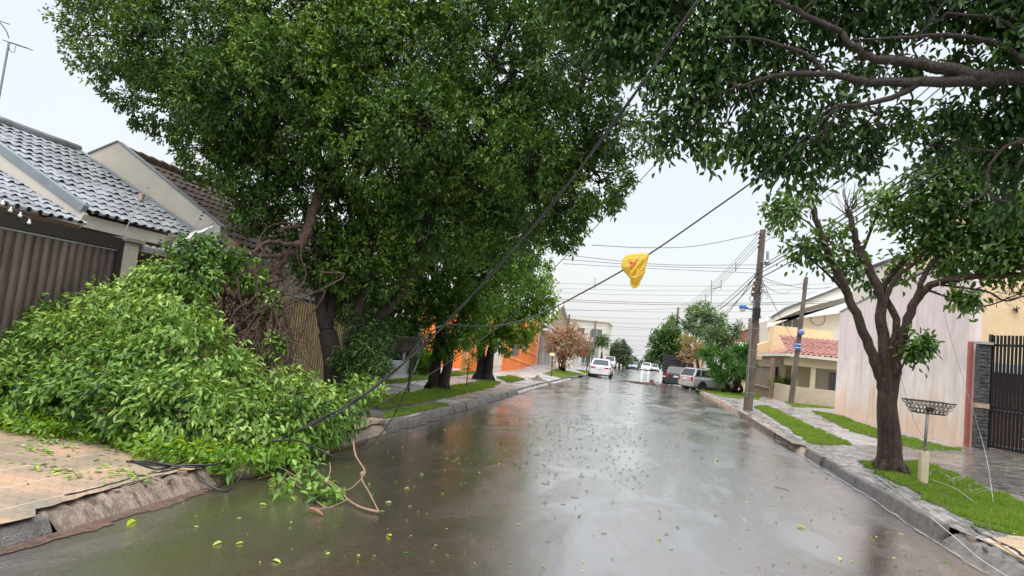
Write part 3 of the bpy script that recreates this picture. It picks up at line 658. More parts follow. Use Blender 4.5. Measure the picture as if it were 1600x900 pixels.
# string of small lights
pts = [AX(px, py, -8.62) for px, py in [(-60, 262), (-20, 292), (5, 312), (20, 326), (47, 342)]]
t = thing('string_lights', pts[-1], 'string of little white bulbs sagging from the porch eaves over the gate', 'string lights')
sp = spline(pts, 8); mb = MB(); mb.tube(sp, .006, 5); mb.build('wire', m_greyw, t)
for px, py in [(5, 313), (17, 324), (32, 332), (46, 343)]:
    q = AX(px, py, -8.62); mb = MB(); mb.lathe(q - np.array([0, 0, .07]), [(.008, 0), (.026, .012), (.028, .03), (.012, .05), (.012, .075)], 10); mb.build('bulb', m_white, t, smooth=True)
# antennas on the house roof
t = thing('tv_antenna', AX(-2, 150, -13.0), 'television antenna on a thin mast at the far left edge of the sky', 'antenna')
a, b = AX(-4, 165, -13.0), AX(14, 66, -13.0); mb = MB(); mb.tube([a - np.array([0, 0, 1.6]), a, b], .022, 8); mb.build('mast', m_galv, t)
mb = MB(); c = AX(42, 75, -13.0); mb.tube([b, c], .012, 6)
for k in range(7):
    q = b + (c - b) * (k + .5) / 7; mb.tube([q - np.array([.05, .12, .0]), q + np.array([.05, .12, 0.0])], .008, 5)
mb.tube(spline([b, AX(15, 78, -13), AX(22, 82, -13), AX(24, 72, -13)], 5), .006, 5); mb.build('boom', m_bumper, t)
t = thing('wire_antenna', AX(0, 60, -13.4), 'bent wire antenna above the television antenna, cut by the left frame edge', 'antenna')
mb = MB(); mb.tube([AX(-12, 170, -13.4) - np.array([0, 0, 1.2]), AX(-8, 60, -13.4), AX(-3, 32, -13.4)], .014, 6); mb.build('mast', m_galv, t)
mb = MB(); mb.tube(spline([AX(-3, 32, -13.4), AX(9, 47, -13.4), AX(14, 60, -13.4)], 5), .009, 5); mb.tube([AX(-3, 32, -13.4), AX(15, 38, -13.4)], .008, 5); mb.build('elements', m_bumper, t)
# electric fence masts
def efence(name, base_px, top_px, x, label, box=True):
    a, b = AX(*base_px, x), AX(*top_px, x); t = thing(name, a, label, 'fence rod', 'electric fence rods on the left walls')
    mb = MB(); mb.tube([a, b], .008, 6); mb.tube([b, b + np.array([.0, .07, .01])], .006, 5); mb.build('rod', m_galv, t)
    q = a + (b - a) * .78
    if box: mb = MB(); mb.box(q, (.05, .10, .12), .3); mb.build('warning_plate', m_kerbtan, t)
    else:
        for k in (.5, .75, .98): mb = MB(); z = a + (b - a) * k; mb.tube([z, z + np.array([0, .07, 0])], .012, 6); mb.build('insulator', m_bumper, t)
efence('fence_rod', (193, 366), (229, 293), -8.6, 'thin leaning rod with a small brown plate in front of the grey roof')
efence('fence_rod', (305, 352), (316, 331), -8.6, 'thin rod with small insulators near the right end of the grey roof', False)
# ---- second house: cream gable wall and brown tiles
H2 = thing('cream_gable_house', (-11, 15, gz), 'cream gabled house with brown tiled roof rising behind the grey roofed house', 'house')
mb = MB(); y0 = 11.9
mb.prism([(-13.4, y0, 0), (-9.0, y0, 0), (-9.0, y0, 3.55), (-11.9, y0, 5.28), (-13.4, y0, 4.63)], (0, .22, 0)); mb.build('gable_wall', m_cream, H2)
mb = MB(); mb.bar((-11.9, y0 + .05, 5.30), (-13.5, y0 + .05, 4.61), .16, .03); mb.bar((-11.9, y0 + .05, 5.30), (-8.95, y0 + .05, 3.54), .16, .03); mb.build('coping', m_flash, H2)
sl2 = (-1, 0, .60)
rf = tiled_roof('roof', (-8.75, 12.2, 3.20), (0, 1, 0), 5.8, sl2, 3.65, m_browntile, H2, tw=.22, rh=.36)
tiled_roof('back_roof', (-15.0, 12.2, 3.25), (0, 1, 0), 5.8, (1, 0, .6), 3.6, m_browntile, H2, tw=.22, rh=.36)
mb = MB()
for y in np.arange(12.2, 18, .34): mb.tube([(-11.9, y, 5.17), (-11.9, y + .36, 5.15)], [.10, .085], 8)
mb.build('ridge_cap', m_browntile, rf, smooth=True)
mb = MB(); mb.bb(-8.86, -8.76, 12.15, 18.0, 3.02, 3.18); mb.bb(-9.5, -8.86, 12.15, 18.0, 3.04, 3.08); mb.build('eaves_board', m_white, H2)
mb = MB(); mb.bb(-14.8, -9.5, 12.12, 18.0, 0, 3.1); mb.build('wall', m_cream, H2)
window(H2, (-9.5, 14.0, 1.8), 1.4, 1.2, 'x', 1, m_white, m_greyglass, 2); window(H2, (-9.5, 16.6, 1.8), 1.4, 1.2, 'x', 1, m_white, m_greyglass, 2)
# wooden fence
t = thing('wooden_slat_fence', (XL, 13.5, gz), 'tall fence of upright weathered wooden slats behind the broken branches', 'fence')
mb = MB(); r_ = np.random.default_rng(4)
for y in np.arange(11.0, 17.6, .125): mb.bb(XL - .01 + r_.normal() * .003, XL + .016, y, y + .078, gz + .06 + r_.random() * .03, gz + 2.30 - (y - 11) * .05 + r_.normal() * .01)
mb.build('slats', m_slat, t)
mb = MB(); mb.bb(XL - .06, XL - .012, 11.0, 17.6, gz + .45, gz + .52); mb.bb(XL - .06, XL - .012, 11.0, 17.6, gz + 1.75, gz + 1.82); mb.bb(XL - .06, XL - .012, 10.95, 11.02, gz, gz + 2.3); mb.bb(XL - .06, XL - .012, 17.55, 17.65, gz, gz + 2.1); mb.build('rails', m_gatefr, t)
# dark metal fence on the light wall
t = thing('dark_panel_fence', (XL, 21, gz), 'dark metal panel fence with pale posts on a low light grey wall', 'fence')
mb = MB(); mb.bb(XL - .1, XL + .05, 17.7, 24.3, -.1, .64); mb.build('base_wall', m_greywall, t, bevel=.01)
for y in (17.8, 20.15, 22.6, 24.2): mb = MB(); mb.bb(XL - .06, XL + .07, y - .08, y + .08, .64, 2.3); mb.bb(XL - .05, XL + .085, y - .05, y + .05, .645, 1.3); mb.build('post', m_white if y == 20.15 else m_greywall, t, bevel=.01)
mb = MB()
for y in np.arange(17.95, 24.1, .11): mb.bb(XL - .012, XL + .012, y, y + .05, .66, 2.2)
for z in (.72, .95, 1.35, 2.1): mb.bb(XL - .03, XL + .02, 17.9, 24.1, z, z + .04)
mb.build('bars', m_iron, t)
# grey house behind that fence
t = thing('grey_house', (-12, 21, 0), 'low grey house hidden behind the dark panel fence and the street trees', 'house')
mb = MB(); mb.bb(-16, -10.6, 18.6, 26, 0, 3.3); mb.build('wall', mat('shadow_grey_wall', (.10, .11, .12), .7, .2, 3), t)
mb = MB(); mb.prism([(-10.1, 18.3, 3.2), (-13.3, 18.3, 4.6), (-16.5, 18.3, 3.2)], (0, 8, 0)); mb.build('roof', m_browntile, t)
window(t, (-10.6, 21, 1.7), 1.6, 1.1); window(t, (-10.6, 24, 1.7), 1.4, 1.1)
# ---- orange house
XO = -7.85
t = thing('orange_house', (XO, 37, 0), 'bright orange painted house with stepped trim lines and tall grey windows', 'house')
mb = MB(); mb.prism([(XO, 36.9, -.4), (XO, 48.0, -.4), (XO, 48.0, 3.4), (XO, 42.5, 3.3), (XO, 42.5, 2.9), (XO, 36.9, 2.6)], (-.3, 0, 0)); mb.bb(-14, XO - .3, 36.9, 37.15, -.4, 2.6); mb.bb(-14, -9.8, 37.15, 48.0, -.4, 3.4); mb.build('wall', m_orange, t)
def trim(mb, y0, z0, y1, z1): mb.bar((XO + .02, y0, z0), (XO + .02, y1, z1), .05, .07)
mb = MB()
z_of = lambda px, py, x=XO: AX(px, py, x)
for (a, b) in [((790, 556), (838, 573)), ((822, 548), (839, 556)), ((833, 533), (842, 541))]:
    A, B = z_of(*a), z_of(*b); mb.bar((XO + .02, A[1], A[2]), (XO + .02, B[1], B[2]), .05, .06)
mb.build('trim', m_orangel, t)
for (x0, y0, x1, y1) in [(799, 537, 809, 557), (816, 526, 822, 548), (827, 514, 833, 534)]:
    A = z_of((x0 + .5), y1); B = z_of(x1, y1); T_ = z_of(x0, y0); window(t, (XO, (A[1] + B[1]) / 2, (A[2] + T_[2]) / 2 + .1), (B[1] - A[1]), T_[2] - A[2] + .1, 'x', 1, m_greyglass, m_greyglass, 0, .02)
mb = MB(); mb.prism([(-9.5, 36.7, 3.4), (-14.3, 36.7, 3.4), (-11.9, 36.7, 4.5)], (0, 11.5, 0)); mb.build('roof', m_browntile, t)
mb = MB(); mb.bb(-12.5, -9.3, 32.8, 36.2, 0, 2.3); mb.build('wing', m_orange, t)
window(t, (-9.3, 34.5, 1.5), 1.3, 1.0)
t = thing('orange_slat_gate', (XO, 31, 0), 'orange slatted gate between pale pillars beside the orange house', 'gate')
mb = MB()
for y in np.arange(28.3, 31.7, .17): mb.bb(XO - .02, XO + .02, y, y + .12, .17, 2.05)
mb.build('slats', m_orange, t)
for y in (28.1, 31.9): mb = MB(); mb.bb(XO - .12, XO + .1, y - .12, y + .12, 0, 2.3); mb.build('pillar', m_orangel, t)
t = thing('white_slat_fence', (XO, 34.5, 0), 'fence of pale upright slats ending at orange posts beside the orange wall', 'fence')
mb = MB()
for y in np.arange(32.2, 35.9, .3): mb.bb(XO - .02, XO + .02, y, y + .14, .1, 2.1)
mb.build('slats', m_cream, t)
mb = MB()
for y in (36.1, 36.5): mb.bb(XO - .03, XO + .03, y, y + .14, -.05, 2.3)
mb.bb(XO - .025, XO + .015, 32.1, 36.8, .3, .38); mb.bb(XO - .025, XO + .015, 32.1, 36.8, 1.8, 1.88)
mb.build('posts', m_orange, t)
# ---- tan house beyond
t = thing('tan_gable_house', (-9, 54, 0), 'tan gabled house with a white edged roof and grey windows behind the rusty leaved tree', 'house')
mb = MB(); mb.bb(-15, -7.9, 49.0, 60, -.6, 3.2); mb.build('wall', m_tanwall, t)
mb = MB(); mb.prism([(-7.9, 53, 3.2), (-7.9, 66, 3.2), (-7.9, 66, 4.2), (-7.9, 59.5, 5.6), (-7.9, 53, 4.0)], (-6, 0, 0)); mb.build('gable', m_tanwall, t)
mb = MB(); mb.bar((-7.8, 53, 4.1), (-7.8, 59.5, 5.75), .3, .2); mb.bar((-7.8, 66.3, 4.1), (-7.8, 59.5, 5.75), .3, .2); mb.build('gable_edge', m_cream, t)
mb = MB(); mb.prism([(-7.7, 49, 3.25), (-7.7, 53, 3.25), (-7.7, 53, 3.45), (-7.7, 49, 3.45)], (-7, 0, .3)); mb.prism([(-8.1, 53, 4.0), (-8.1, 59.5, 5.62), (-8.1, 59.5, 5.8), (-8.1, 53, 4.2)], (-6, 0, 0)); mb.build('roof', m_rooftile, t)
mb = MB(); mb.bb(-7.9, -7.84, 49.1, 50.6, -.3, 2.5); mb.build('garage_door', m_greyglass, t)
window(t, (-7.9, 53.5, 1.1), 3.6, 2.0, 'x', 1, m_cream, m_greyglass, 2, .06); window(t, (-7.9, 57.5, 1.2), 1.6, 1.5)
mb = MB(); mb.bar((-7.5, 49.2, 3.0), (-7.5, 53.3, 2.6), .5, .12); mb.bar((-7.5, 49.2, 3.4), (-7.5, 53.3, 3.0), .5, .1); mb.build('awning', m_white, t)
# ---- farther left houses
def far_house(name, x1, y0, y1, zt, wallm, label, roof=None, gable=False, wins=(), depth=8., parapet=None):
    zb = float(RZ((y0 + y1) / 2)); t = thing(name, (x1, (y0 + y1) / 2, zb), label, 'house'); mb = MB(); s = -1 if x1 < 0 else 1
    mb.bb(x1, x1 + s * depth, y0, y1, zb - .8, zt); mb.build('wall', wallm, t)
    if gable:
        mb = MB(); mb.prism([(x1, y0, zt), (x1 + s * depth, y0, zt), (x1 + s * depth / 2, y0, zt + depth * .28)], (0, y1 - y0, 0)); mb.build('roof', roof, t)
        mb = MB(); 
        for a, b in (((x1 - s * .3, zt - .05), (x1 + s * depth / 2, zt + depth * .29)), ((x1 + s * (depth + .3), zt - .05), (x1 + s * depth / 2, zt + depth * .29))): mb.bar((a[0], y0 - .1, a[1]), (b[0], y0 - .1, b[1]), .2, .25)
        mb.build('barge_board', m_cream, t)
    elif roof is not None: mb = MB(); mb.bb(x1 - s * .25, x1 + s * (depth + .2), y0 - .25, y1 + .25, zt, zt + .22); mb.build('roof', roof, t)
    for (face, a, z, wd, ht) in wins:
        if face == 'x': window(t, (x1, a, zb + z), wd, ht, 'x', -s, m_white, m_greyglass, 1, .08)
        else: window(t, (x1 + s * a, y0, zb + z), wd, ht, 'y', -1, m_white, m_greyglass, 1, .08)
    return t
far_house('far_house', -7.6, 71, 82, 3.6, m_cream, 'cream gabled house with a pale roof edge past the rusty tree', m_browntile, True, [('y', 1.6, 1.5, 1.6, 1.2), ('x', 76, 1.4, 2.4, 1.4)], 7.5)
t = far_house('far_house', -6.3, 86, 93, 2.7, m_greywall, 'light grey building with tall dark gates beyond the white sedan', m_greyglass, False, [('y', 1.2, 1.6, 1.5, 2.4), ('y', 3.3, 1.6, 1.2, 2.2)], 6)
far_house('far_house', -5.6, 96, 110, 6.1, m_cream, 'pale two storey block with a balcony window rising behind the grey building', m_cream, False, [('y', 1.4, 4.9, 1.6, 1.4), ('y', 3.8, 4.9, 1.2, 1.4), ('x', 101, 4.6, 2.2, 1.4), ('x', 101, 1.5, 2.2, 1.4)], 8)
far_house('far_house', -7.6, 112, 128, 4.2, m_tanwall, 'distant tan house near the end of the street on the left', m_browntile, True, [('x', 118, 1.5, 2, 1.2)], 8)
# ================================================================ right side
def M_pinkwall():
    m = bpy.data.materials.new('stained_pink_render'); m.use_nodes = True; nt = m.node_tree; n = nt.nodes; l = nt.links; b = n['Principled BSDF']; b.inputs['Roughness'].default_value = .75
    tc = n.new('ShaderNodeTexCoord'); sp = n.new('ShaderNodeSeparateXYZ'); l.new(tc.outputs['Object'], sp.inputs[0])
    mp = n.new('ShaderNodeMapping'); mp.inputs['Scale'].default_value = (1, 1, .6); l.new(tc.outputs['Object'], mp.inputs[0])
    nz = n.new('ShaderNodeTexNoise'); nz.inputs['Scale'].default_value = .9; nz.inputs['Detail'].default_value = 8; nz.inputs['Roughness'].default_value = .62; l.new(mp.outputs[0], nz.inputs['Vector'])
    ma = n.new('ShaderNodeMath'); ma.operation = 'MULTIPLY_ADD'; ma.inputs[1].default_value = -.22; ma.inputs[2].default_value = .42; l.new(sp.outputs[2], ma.inputs[0])
    ad = n.new('ShaderNodeMath'); ad.operation = 'ADD'; l.new(ma.outputs[0], ad.inputs[0]); l.new(nz.outputs[0], ad.inputs[1])
    cr = n.new('ShaderNodeValToRGB'); e = cr.color_ramp.elements; e[0].position = .38; e[0].color = (.70, .60, .585, 1); e[1].position = .84; e[1].color = (.74, .54, .41, 1)
    q = e.new(.52); q.color = (.76, .68, .65, 1); q = e.new(.68); q.color = (.78, .66, .58, 1)
    l.new(ad.outputs[0], cr.inputs[0]); 
    n2 = n.new('ShaderNodeTexNoise'); n2.inputs['Scale'].default_value = 3.5; n2.inputs['Detail'].default_value = 9; l.new(mp.outputs[0], n2.inputs['Vector'])
    mr = n.new('ShaderNodeMapRange'); mr.inputs['From Min'].default_value = .3; mr.inputs['From Max'].default_value = .7; mr.inputs['To Min'].default_value = .90; mr.inputs['To Max'].default_value = 1.06; l.new(n2.outputs[0], mr.inputs['Value'])
    mx = n.new('ShaderNodeMixRGB'); mx.blend_type = 'MULTIPLY'; mx.inputs[0].default_value = 1; l.new(cr.outputs[0], mx.inputs[1]); l.new(mr.outputs[0], mx.inputs[2]); mp3 = n.new('ShaderNodeMapping'); mp3.inputs['Scale'].default_value = (3, 3.2, .22); l.new(tc.outputs['Object'], mp3.inputs[0])
    n3 = n.new('ShaderNodeTexNoise'); n3.inputs['Scale'].default_value = 1.; n3.inputs['Detail'].default_value = 7; l.new(mp3.outputs[0], n3.inputs['Vector'])
    m3 = n.new('ShaderNodeMapRange'); m3.inputs['From Min'].default_value = .5; m3.inputs['From Max'].default_value = .72; m3.inputs['To Min'].default_value = 1; m3.inputs['To Max'].default_value = .80; l.new(n3.outputs[0], m3.inputs['Value'])
    mx3 = n.new('ShaderNodeMixRGB'); mx3.blend_type = 'MULTIPLY'; mx3.inputs[0].default_value = 1; l.new(mx.outputs[0], mx3.inputs[1]); l.new(m3.outputs[0], mx3.inputs[2]); l.new(mx3.outputs[0], b.inputs['Base Color'])
    return m
t = thing('pink_side_wall', (8.6, 25, 0), 'tall blank pale pink wall with damp orange stains behind the right tree', 'wall')
mb = MB(); mb.prism([(8.55, 19.5, -.1), (8.55, 31.4, -.2), (8.55, 31.4, 4.62), (8.55, 27.3, 5.0), (8.55, 24, 5.2), (8.55, 19.5, 5.6)], (.3, 0, 0)); mb.build('wall', M_pinkwall(), t, base=None)
mb = MB(); mb.bb(8.53, 8.62, 19.38, 19.5, -.05, 3.05); mb.build('edge_strip', m_pinktrim, t)
mb = MB(); mb.bar((8.70, 31.45, 4.66), (8.70, 27.3, 5.04), .36, .07); mb.bar((8.70, 27.3, 5.04), (8.70, 19.5, 5.64), .36, .07); mb.build('coping', m_flash, t)
t = thing('cream_upper_house', (10, 31, 0), 'pale cream upper storey with dark capping rising behind the pink wall', 'house')
mb = MB(); mb.prism([(8.95, 31.2, -.2), (16, 31.2, -.2), (16, 31.2, 6.9), (9.6, 31.2, 6.6), (8.95, 31.2, 6.35)], (0, -4, 0)); mb.build('wall', m_cream, t)
mb = MB(); mb.bar((8.85, 29.2, 6.38), (9.6, 29.2, 6.68), 4.2, .09); mb.bar((9.6, 29.2, 6.68), (16, 29.2, 6.98), 4.2, .09); mb.build('roof', m_greyglass, t)
# stone pillar and black gate
gz2 = float(SW(8.7, 19.2))
t = thing('stone_pillar', (8.78, 19.2, gz2), 'dark stacked stone gate pillar with one pale band at the pink wall corner', 'pillar')
mb = MB(); r_ = np.random.default_rng(9); z = gz2 - .1
while z < 2.98:
    h = r_.uniform(.07, .13); x = 8.66; 
    e0 = r_.uniform(0, .02); mb.bb(8.64, 8.88, 19.05 - e0 * 0, 19.32 + .03 * 0, z, z + h - .008)
    mb.bb(8.64, 8.64 + r_.uniform(.08, .14), 19.05 - r_.uniform(.006, .03), 19.06, z + .004, z + h - .012); mb.bb(8.80, 8.88, 19.05 - r_.uniform(.006, .03), 19.06, z + .004, z + h - .012); z += h
mb.build('stone_courses', mat('dark_slate', (.045, .045, .047), .45, .6, 7, .6, 40, c2=(.13, .13, .125)), t, bevel=.006)
mb = MB(); mb.bb(8.635, 8.885, 19.01, 19.325, 1.32, 1.44); mb.build('pale_band', m_palebrick, t)
mb = MB(); mb.bb(8.60, 8.92, 18.98, 19.36, 2.98, 3.05); mb.build('cap', m_greywall, t, bevel=.01)
t = thing('black_bar_gate', (10, 18.4, gz2), 'tall black vertical bar gate beside the stone pillar at the right edge', 'gate')
ga = np.array([8.92, 19.15, gz2]); gb = np.array([11.6, 14.2, float(SW(11.6, 14.2))]); gd = (gb - ga); gl = np.linalg.norm(gd[:2]); gd = gd / gl
mb = MB(); nb = int(gl / .095)
for i in range(nb):
    p = ga + gd * (.08 + i * .095); mb.bar(p + np.array([0, 0, .06]), p + np.array([0, 0, 2.98]), .035, .05)
mb.build('bars', m_iron, t)
mb = MB()
for z in (.10, 1.02, 1.10, 2.72): mb.bar(ga + np.array([0, 0, z]), gb + np.array([0, 0, z]), .05, .06)
for k in (0.0, .42, .47, 1.0): p = ga + (gb - ga) * k; mb.bar(p + np.array([0, 0, .03]), p + np.array([0, 0, 3.0]), .09, .07)
mb.build('frame', m_iron, t)
mb = MB()
for i in range(nb): p = ga + gd * (.08 + i * .095); mb.lathe(p + np.array([-.03, -.02, 1.04]), [(.004, -.012), (.014, 0), (.004, .012)], 6)
mb.build('studs', m_galv, t)
mb = MB(); p = ga + gd * .9; q = ga + gd * 1.5; mb.bar(p + np.array([-.05, -.03, .42]), q + np.array([-.05, -.03, .42]), .03, .02); mb.build('letter_slot', m_galv, t)
# yellow house behind the gate, its brick porch in the shade
t = thing('yellow_house', (11, 23, 0), 'yellow rendered building wall rising behind the black gate and leafy branches', 'house')
mb = MB(); mb.bb(8.86, 20, 22.2, 24, -.1, 7.5); mb.build('wall', m_yellow, t)
mb = MB(); mb.bb(8.87, 9.0, 22.15, 22.2, 2.6, 7.4); mb.build('corner_strip', m_yellowp, t)
mb = MB()
for k in range(5): mb.lathe((9.30, 22.15, 3.45 + k * .21), [(.0, -.04), (.045, -.03), (.045, .03), (0, .04)], 8)
mb.tube([(9.30, 22.17, 3.2), (9.30, 22.17, 4.55)], .012, 6); mb.build('insulator_rod', m_galv, t)
mb = MB(); mb.bb(9.1, 15, 20.9, 22.15, 2.35, 2.6); mb.build('carport_slab', m_greywall, t)
mb = MB(); mb.bb(9.1, 15, 22.0, 22.18, 0, 2.35); mb.build('carport_back', mat('brick_in_carport', (.16, .085, .06), .7, .5, 4, .3), t)
mb = MB(); a = AY(1588, 484, 22.1)
rr_ = np.random.default_rng(1)
for k in range(26):
    d = unit(rr_.normal(size=3)); mb.tube([a, a + d * .10 * rr_.uniform(.6, 1.2)], .012, 4)
o = mb.build('ball_plant', m_mint); tag(o, 'small dark tufted air plant clinging to the yellow wall', 'plant')
# ---- pale yellow house with red tiles
t = thing('red_tile_house', (11, 42, 0), 'pale yellow bungalow with red tiled hip roof and barred porch left of the pink wall', 'house')
zb = -.25
mb = MB(); mb.bb(9.3, 16, 41.6, 50, zb, 2.75); mb.build('wall', m_yellowp, t)
mb = MB(); mb.bb(8.6, 12.6, 39.9, 41.6, 2.62, 2.75); mb.build('porch_ceiling', m_cream, t)
mb = MB(); mb.bb(8.35, 8.62, 39.7, 41.7, 2.1, 2.75); mb.bb(8.62, 13, 39.7, 39.95, 2.1, 2.75); mb.build('porch_beam', m_yellowp, t)
for x, y in ((8.62, 39.9), (9.6, 39.9), (8.62, 43.0)): mb = MB(); mb.bb(x - .13, x + .13, y - .12, y + .12, zb, 2.12); mb.build('porch_column', m_yellowp, t)
mb = MB(); mb.bb(8.5, 9.35, 43.1, 50, zb, 2.75); mb.build('side_wall', m_yellowp, t); window(t, (8.5, 44.6, 1.2), 1.5, 1.5, 'x', -1, m_iron, m_greyglass, 3); window(t, (11.6, 41.6, 1.2), 1.3, 1.5, 'y', -1, m_iron, m_greyglass, 4)
mb = MB(); mb.bb(9.7, 13, 39.8, 39.9, zb, .75); mb.build('porch_parapet', m_brownwall, t)
mb = MB()
for x in np.arange(9.75, 13, .13): mb.tube([(x, 39.86, .75), (x, 39.86, 2.1)], .012, 5)
mb.build('porch_bars', m_galv, t)
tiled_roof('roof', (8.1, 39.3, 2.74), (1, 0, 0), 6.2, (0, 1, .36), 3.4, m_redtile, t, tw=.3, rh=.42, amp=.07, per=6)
mb = MB(); mb.prism([(8.05, 39.35, 2.72), (8.05, 50, 2.72), (10.2, 50, 3.2), (10.2, 43.2, 3.6)], (0, 0, .07)); mb.build('side_roof', m_redtile, t)
mb = MB(); mb.bb(8.0, 14.3, 39.2, 39.28, 2.6, 2.76); mb.bb(8.0, 8.08, 39.28, 50, 2.6, 2.76); mb.build('fascia', m_cream, t)
t = thing('tan_low_wall', (9, 38, zb), 'low tan boundary wall in front of the red tiled house', 'wall')
mb = MB(); A = AY(1198, 612, 41.5); 
mb.prism([(8.05, 42.5, -.3), (8.05, 37.9, -.3), (8.05, 37.9, .95), (8.05, 42.5, .95)], (.15, 0, 0)); mb.bb(8.2, 13.5, 37.9, 38.05, -.3, .95); mb.build('wall', m_tanlow, t)
mb = MB(); mb.bb(11.05, 11.15, 37.75, 37.88, -.1, 2.6); o = mb.build('service_post', m_greywall, base=(11.1, 37.8, -.1)); tag(o, 'thin grey service post in front of the tan low wall', 'post')
mb = MB(); mb.tube([(9.1, 30.9, 0), (9.1, 30.9, .01)], .1); 
# ---- modern white house with sloping parapets
t = thing('white_modern_house', (12, 52, 0), 'white modern two storey house with long sloping roof fins and a yellow lower block', 'house')
mb = MB(); slab(mb, [(1212, 620), (1330, 630), (1330, 480), (1322, 441), (1240, 478), (1212, 497)], 52, 7); mb.build('upper_wall', m_cream, t)
mb = MB(); slab(mb, [(1206, 503), (1203, 493), (1255, 470), (1330, 443), (1330, 462), (1258, 481)], 51.2, .75); slab(mb, [(1200, 512), (1202, 503), (1330, 487), (1330, 470), (1262, 487)], 51.3, .6); mb.build('roof_fin', m_white, t)
mb = MB(); slab(mb, [(1205, 494), (1228, 480), (1330, 440), (1330, 444), (1230, 484), (1206, 498)], 51.0, .9); mb.build('fin_capping', m_greyglass, t)
mb = MB(); slab(mb, [(1206, 610), (1204, 560), (1210, 508), (1302, 518), (1302, 610)], 49.5, 2.3); slab(mb, [(1175, 610), (1178, 540), (1207, 532), (1207, 610)], 50.5, 2); mb.build('yellow_block', m_yellow, t)
A = AY(1237, 509, 52); window(t, (A[0], 52, A[2] + .15), 1.3, .9, 'y', -1, m_white, m_greyglass, 1, .08); A = AY(1213, 505, 52); window(t, (A[0] + .2, 52, A[2] + .1), .5, .8, 'y', -1, m_white, m_greyglass, 0, .08)
mb = MB(); A = AY(1278, 498, 51.9); mb.tube([A + .5 * np.array([math.cos(q), 0, math.sin(q)]) for q in np.linspace(0, 6.28, 25)], .025, 5); mb.build('wall_ring', m_greyw, t)
# brown slatted gate of the same side
t = thing('brown_slat_gate', (6.6, 47, 0), 'faded brown slatted fence and gate between the yucca and the tan low wall', 'fence')
mb = MB(); zb = -.1
for k, y in enumerate(np.arange(43.0, 50.5, .22)): mb.bb(8.0, 8.04, y, y + .17, zb, 2.35)
mb.build('slats', mat('faded_brown_slats', (.20, .15, .11), .6, .25, 4), t)
mb = MB(); mb.bb(7.93, 8.0, 42.95, 50.5, .5, .6); mb.bb(7.93, 8.0, 42.95, 50.5, 1.9, 2.0); mb.bb(7.85, 8.1, 42.7, 42.95, zb, 2.5); mb.build('frame', m_brownwall, t)
# far right houses
far_house('far_house', 7.9, 56, 66, 3.0, m_yellowp, 'low pale yellow wall building behind the green yucca', m_cream, False, [('y', 2, 1.6, 1.4, 1.0)], 9)
far_house('far_house', 7.6, 70, 84, 4.2, m_white, 'distant white house hidden behind the dense right hand trees', m_redtile, True, [('y', 2.5, 1.6, 1.4, 1.2)], 8)
far_house('far_house', 7.4, 96, 112, 4.0, m_tanwall, 'distant brown roofed house at the far right end of the street', m_browntile, True, [('y', 2, 1.5, 1.4, 1.2)], 8)
# ================================================================ TREES
def lob(l, scale=1.):
    """(px, py, r in px, distance along the street) -> real sphere"""
    out = []
    for px, py, rp, Y in l:
        c = AY(px, py, Y); dep = -(RM.T @ (c - CAM))[2]; out.append((c, rp * dep / FPX * scale))
    return out
def make_tree(name, base, label, lobes, forks, m_leaf, barkm, seed, leaf, per_m2, nl=9, trunk_r=.2, fork_r=.12, stems=None, subs=10, zmin=None, group=None, cat='tree', twig_r=.02, droop=.35, tbias=0., spread=.12, inner=.45, flare=1.5, sides=9):
    """forks: list of polylines (world points) for the main limbs, starting at the trunk"""
    t = thing(name, base, label, cat, group); r = np.random.default_rng(seed)
    tr = MB()
    for st in (stems or []):
        sp = spline(st[0], 6); n = len(sp); f = np.linspace(st[1], st[2], n); f[:4] *= np.linspace(flare, 1.05, 4); tr.tube(sp, f, 14)
        # knots and root flare
        for k in range(5):
            q = sp[0] + (sp[1] - sp[0]) * .9; a = 6.28 * k / 5 + r.uniform(-.4, .4); d = np.array([math.cos(a), math.sin(a), 0]); tr.tube([q + d * st[1] * .5 + (0, 0, .28), q + d * st[1] * 1.15 + (0, 0, .10), q + d * st[1] * 1.7 + (0, 0, -.04)], [st[1] * .35, st[1] * .3, st[1] * .12], 7)
    tr.build('trunk', barkm, t, smooth=True)
    for k, (pl, ra, rb) in enumerate(forks):
        mb = MB(); sp = spline(pl, 6); sp[1:-1] += r.normal(size=(len(sp) - 2, 3)) * ra * .12; mb.tube(sp, np.linspace(ra, rb, len(sp)), sides); mb.build('limb', barkm, t, smooth=True)
    # twigs reaching into each lobe from the nearest limb point
    ends = np.vstack([spline(pl, 4)[2:] for pl, _, _ in forks] + [np.array([s[0][-1]]) for s in (stems or [])]) if (forks or stems) else np.array([base])

    mb = MB()
    for k, (c, rad) in enumerate(lobes):
        e = ends[np.argmin(np.linalg.norm(ends - np.array(c), axis=1))]; rr = max(twig_r * 1.2, min(fork_r * .6, rad * .05))
        sp = limb(mb, e, c, rr, rr * .55, .16, seed * 50 + k, 4, 6)
        for j in range(subs):
            d = unit(r.normal(size=3)); d[2] *= .8; q = np.array(c) + d * rad * r.uniform(.6, .95)
            if zmin is not None: q[2] = max(q[2], float(zmin(q[0], q[1])) + .05)
            limb(mb, sp[r.integers(len(sp) // 2, len(sp))], q, rr * .5, twig_r * .35, .15, seed * 999 + k * 17 + j, 3, 5)
    mb.build('branches', barkm, t, smooth=True)
    return t, r
def crown_obj(t, lobes, m, name='crown', **kw):
    (V, F, ti), Cs = crown(lobes, **kw); return npmesh(name, V, F, m, t, ti)

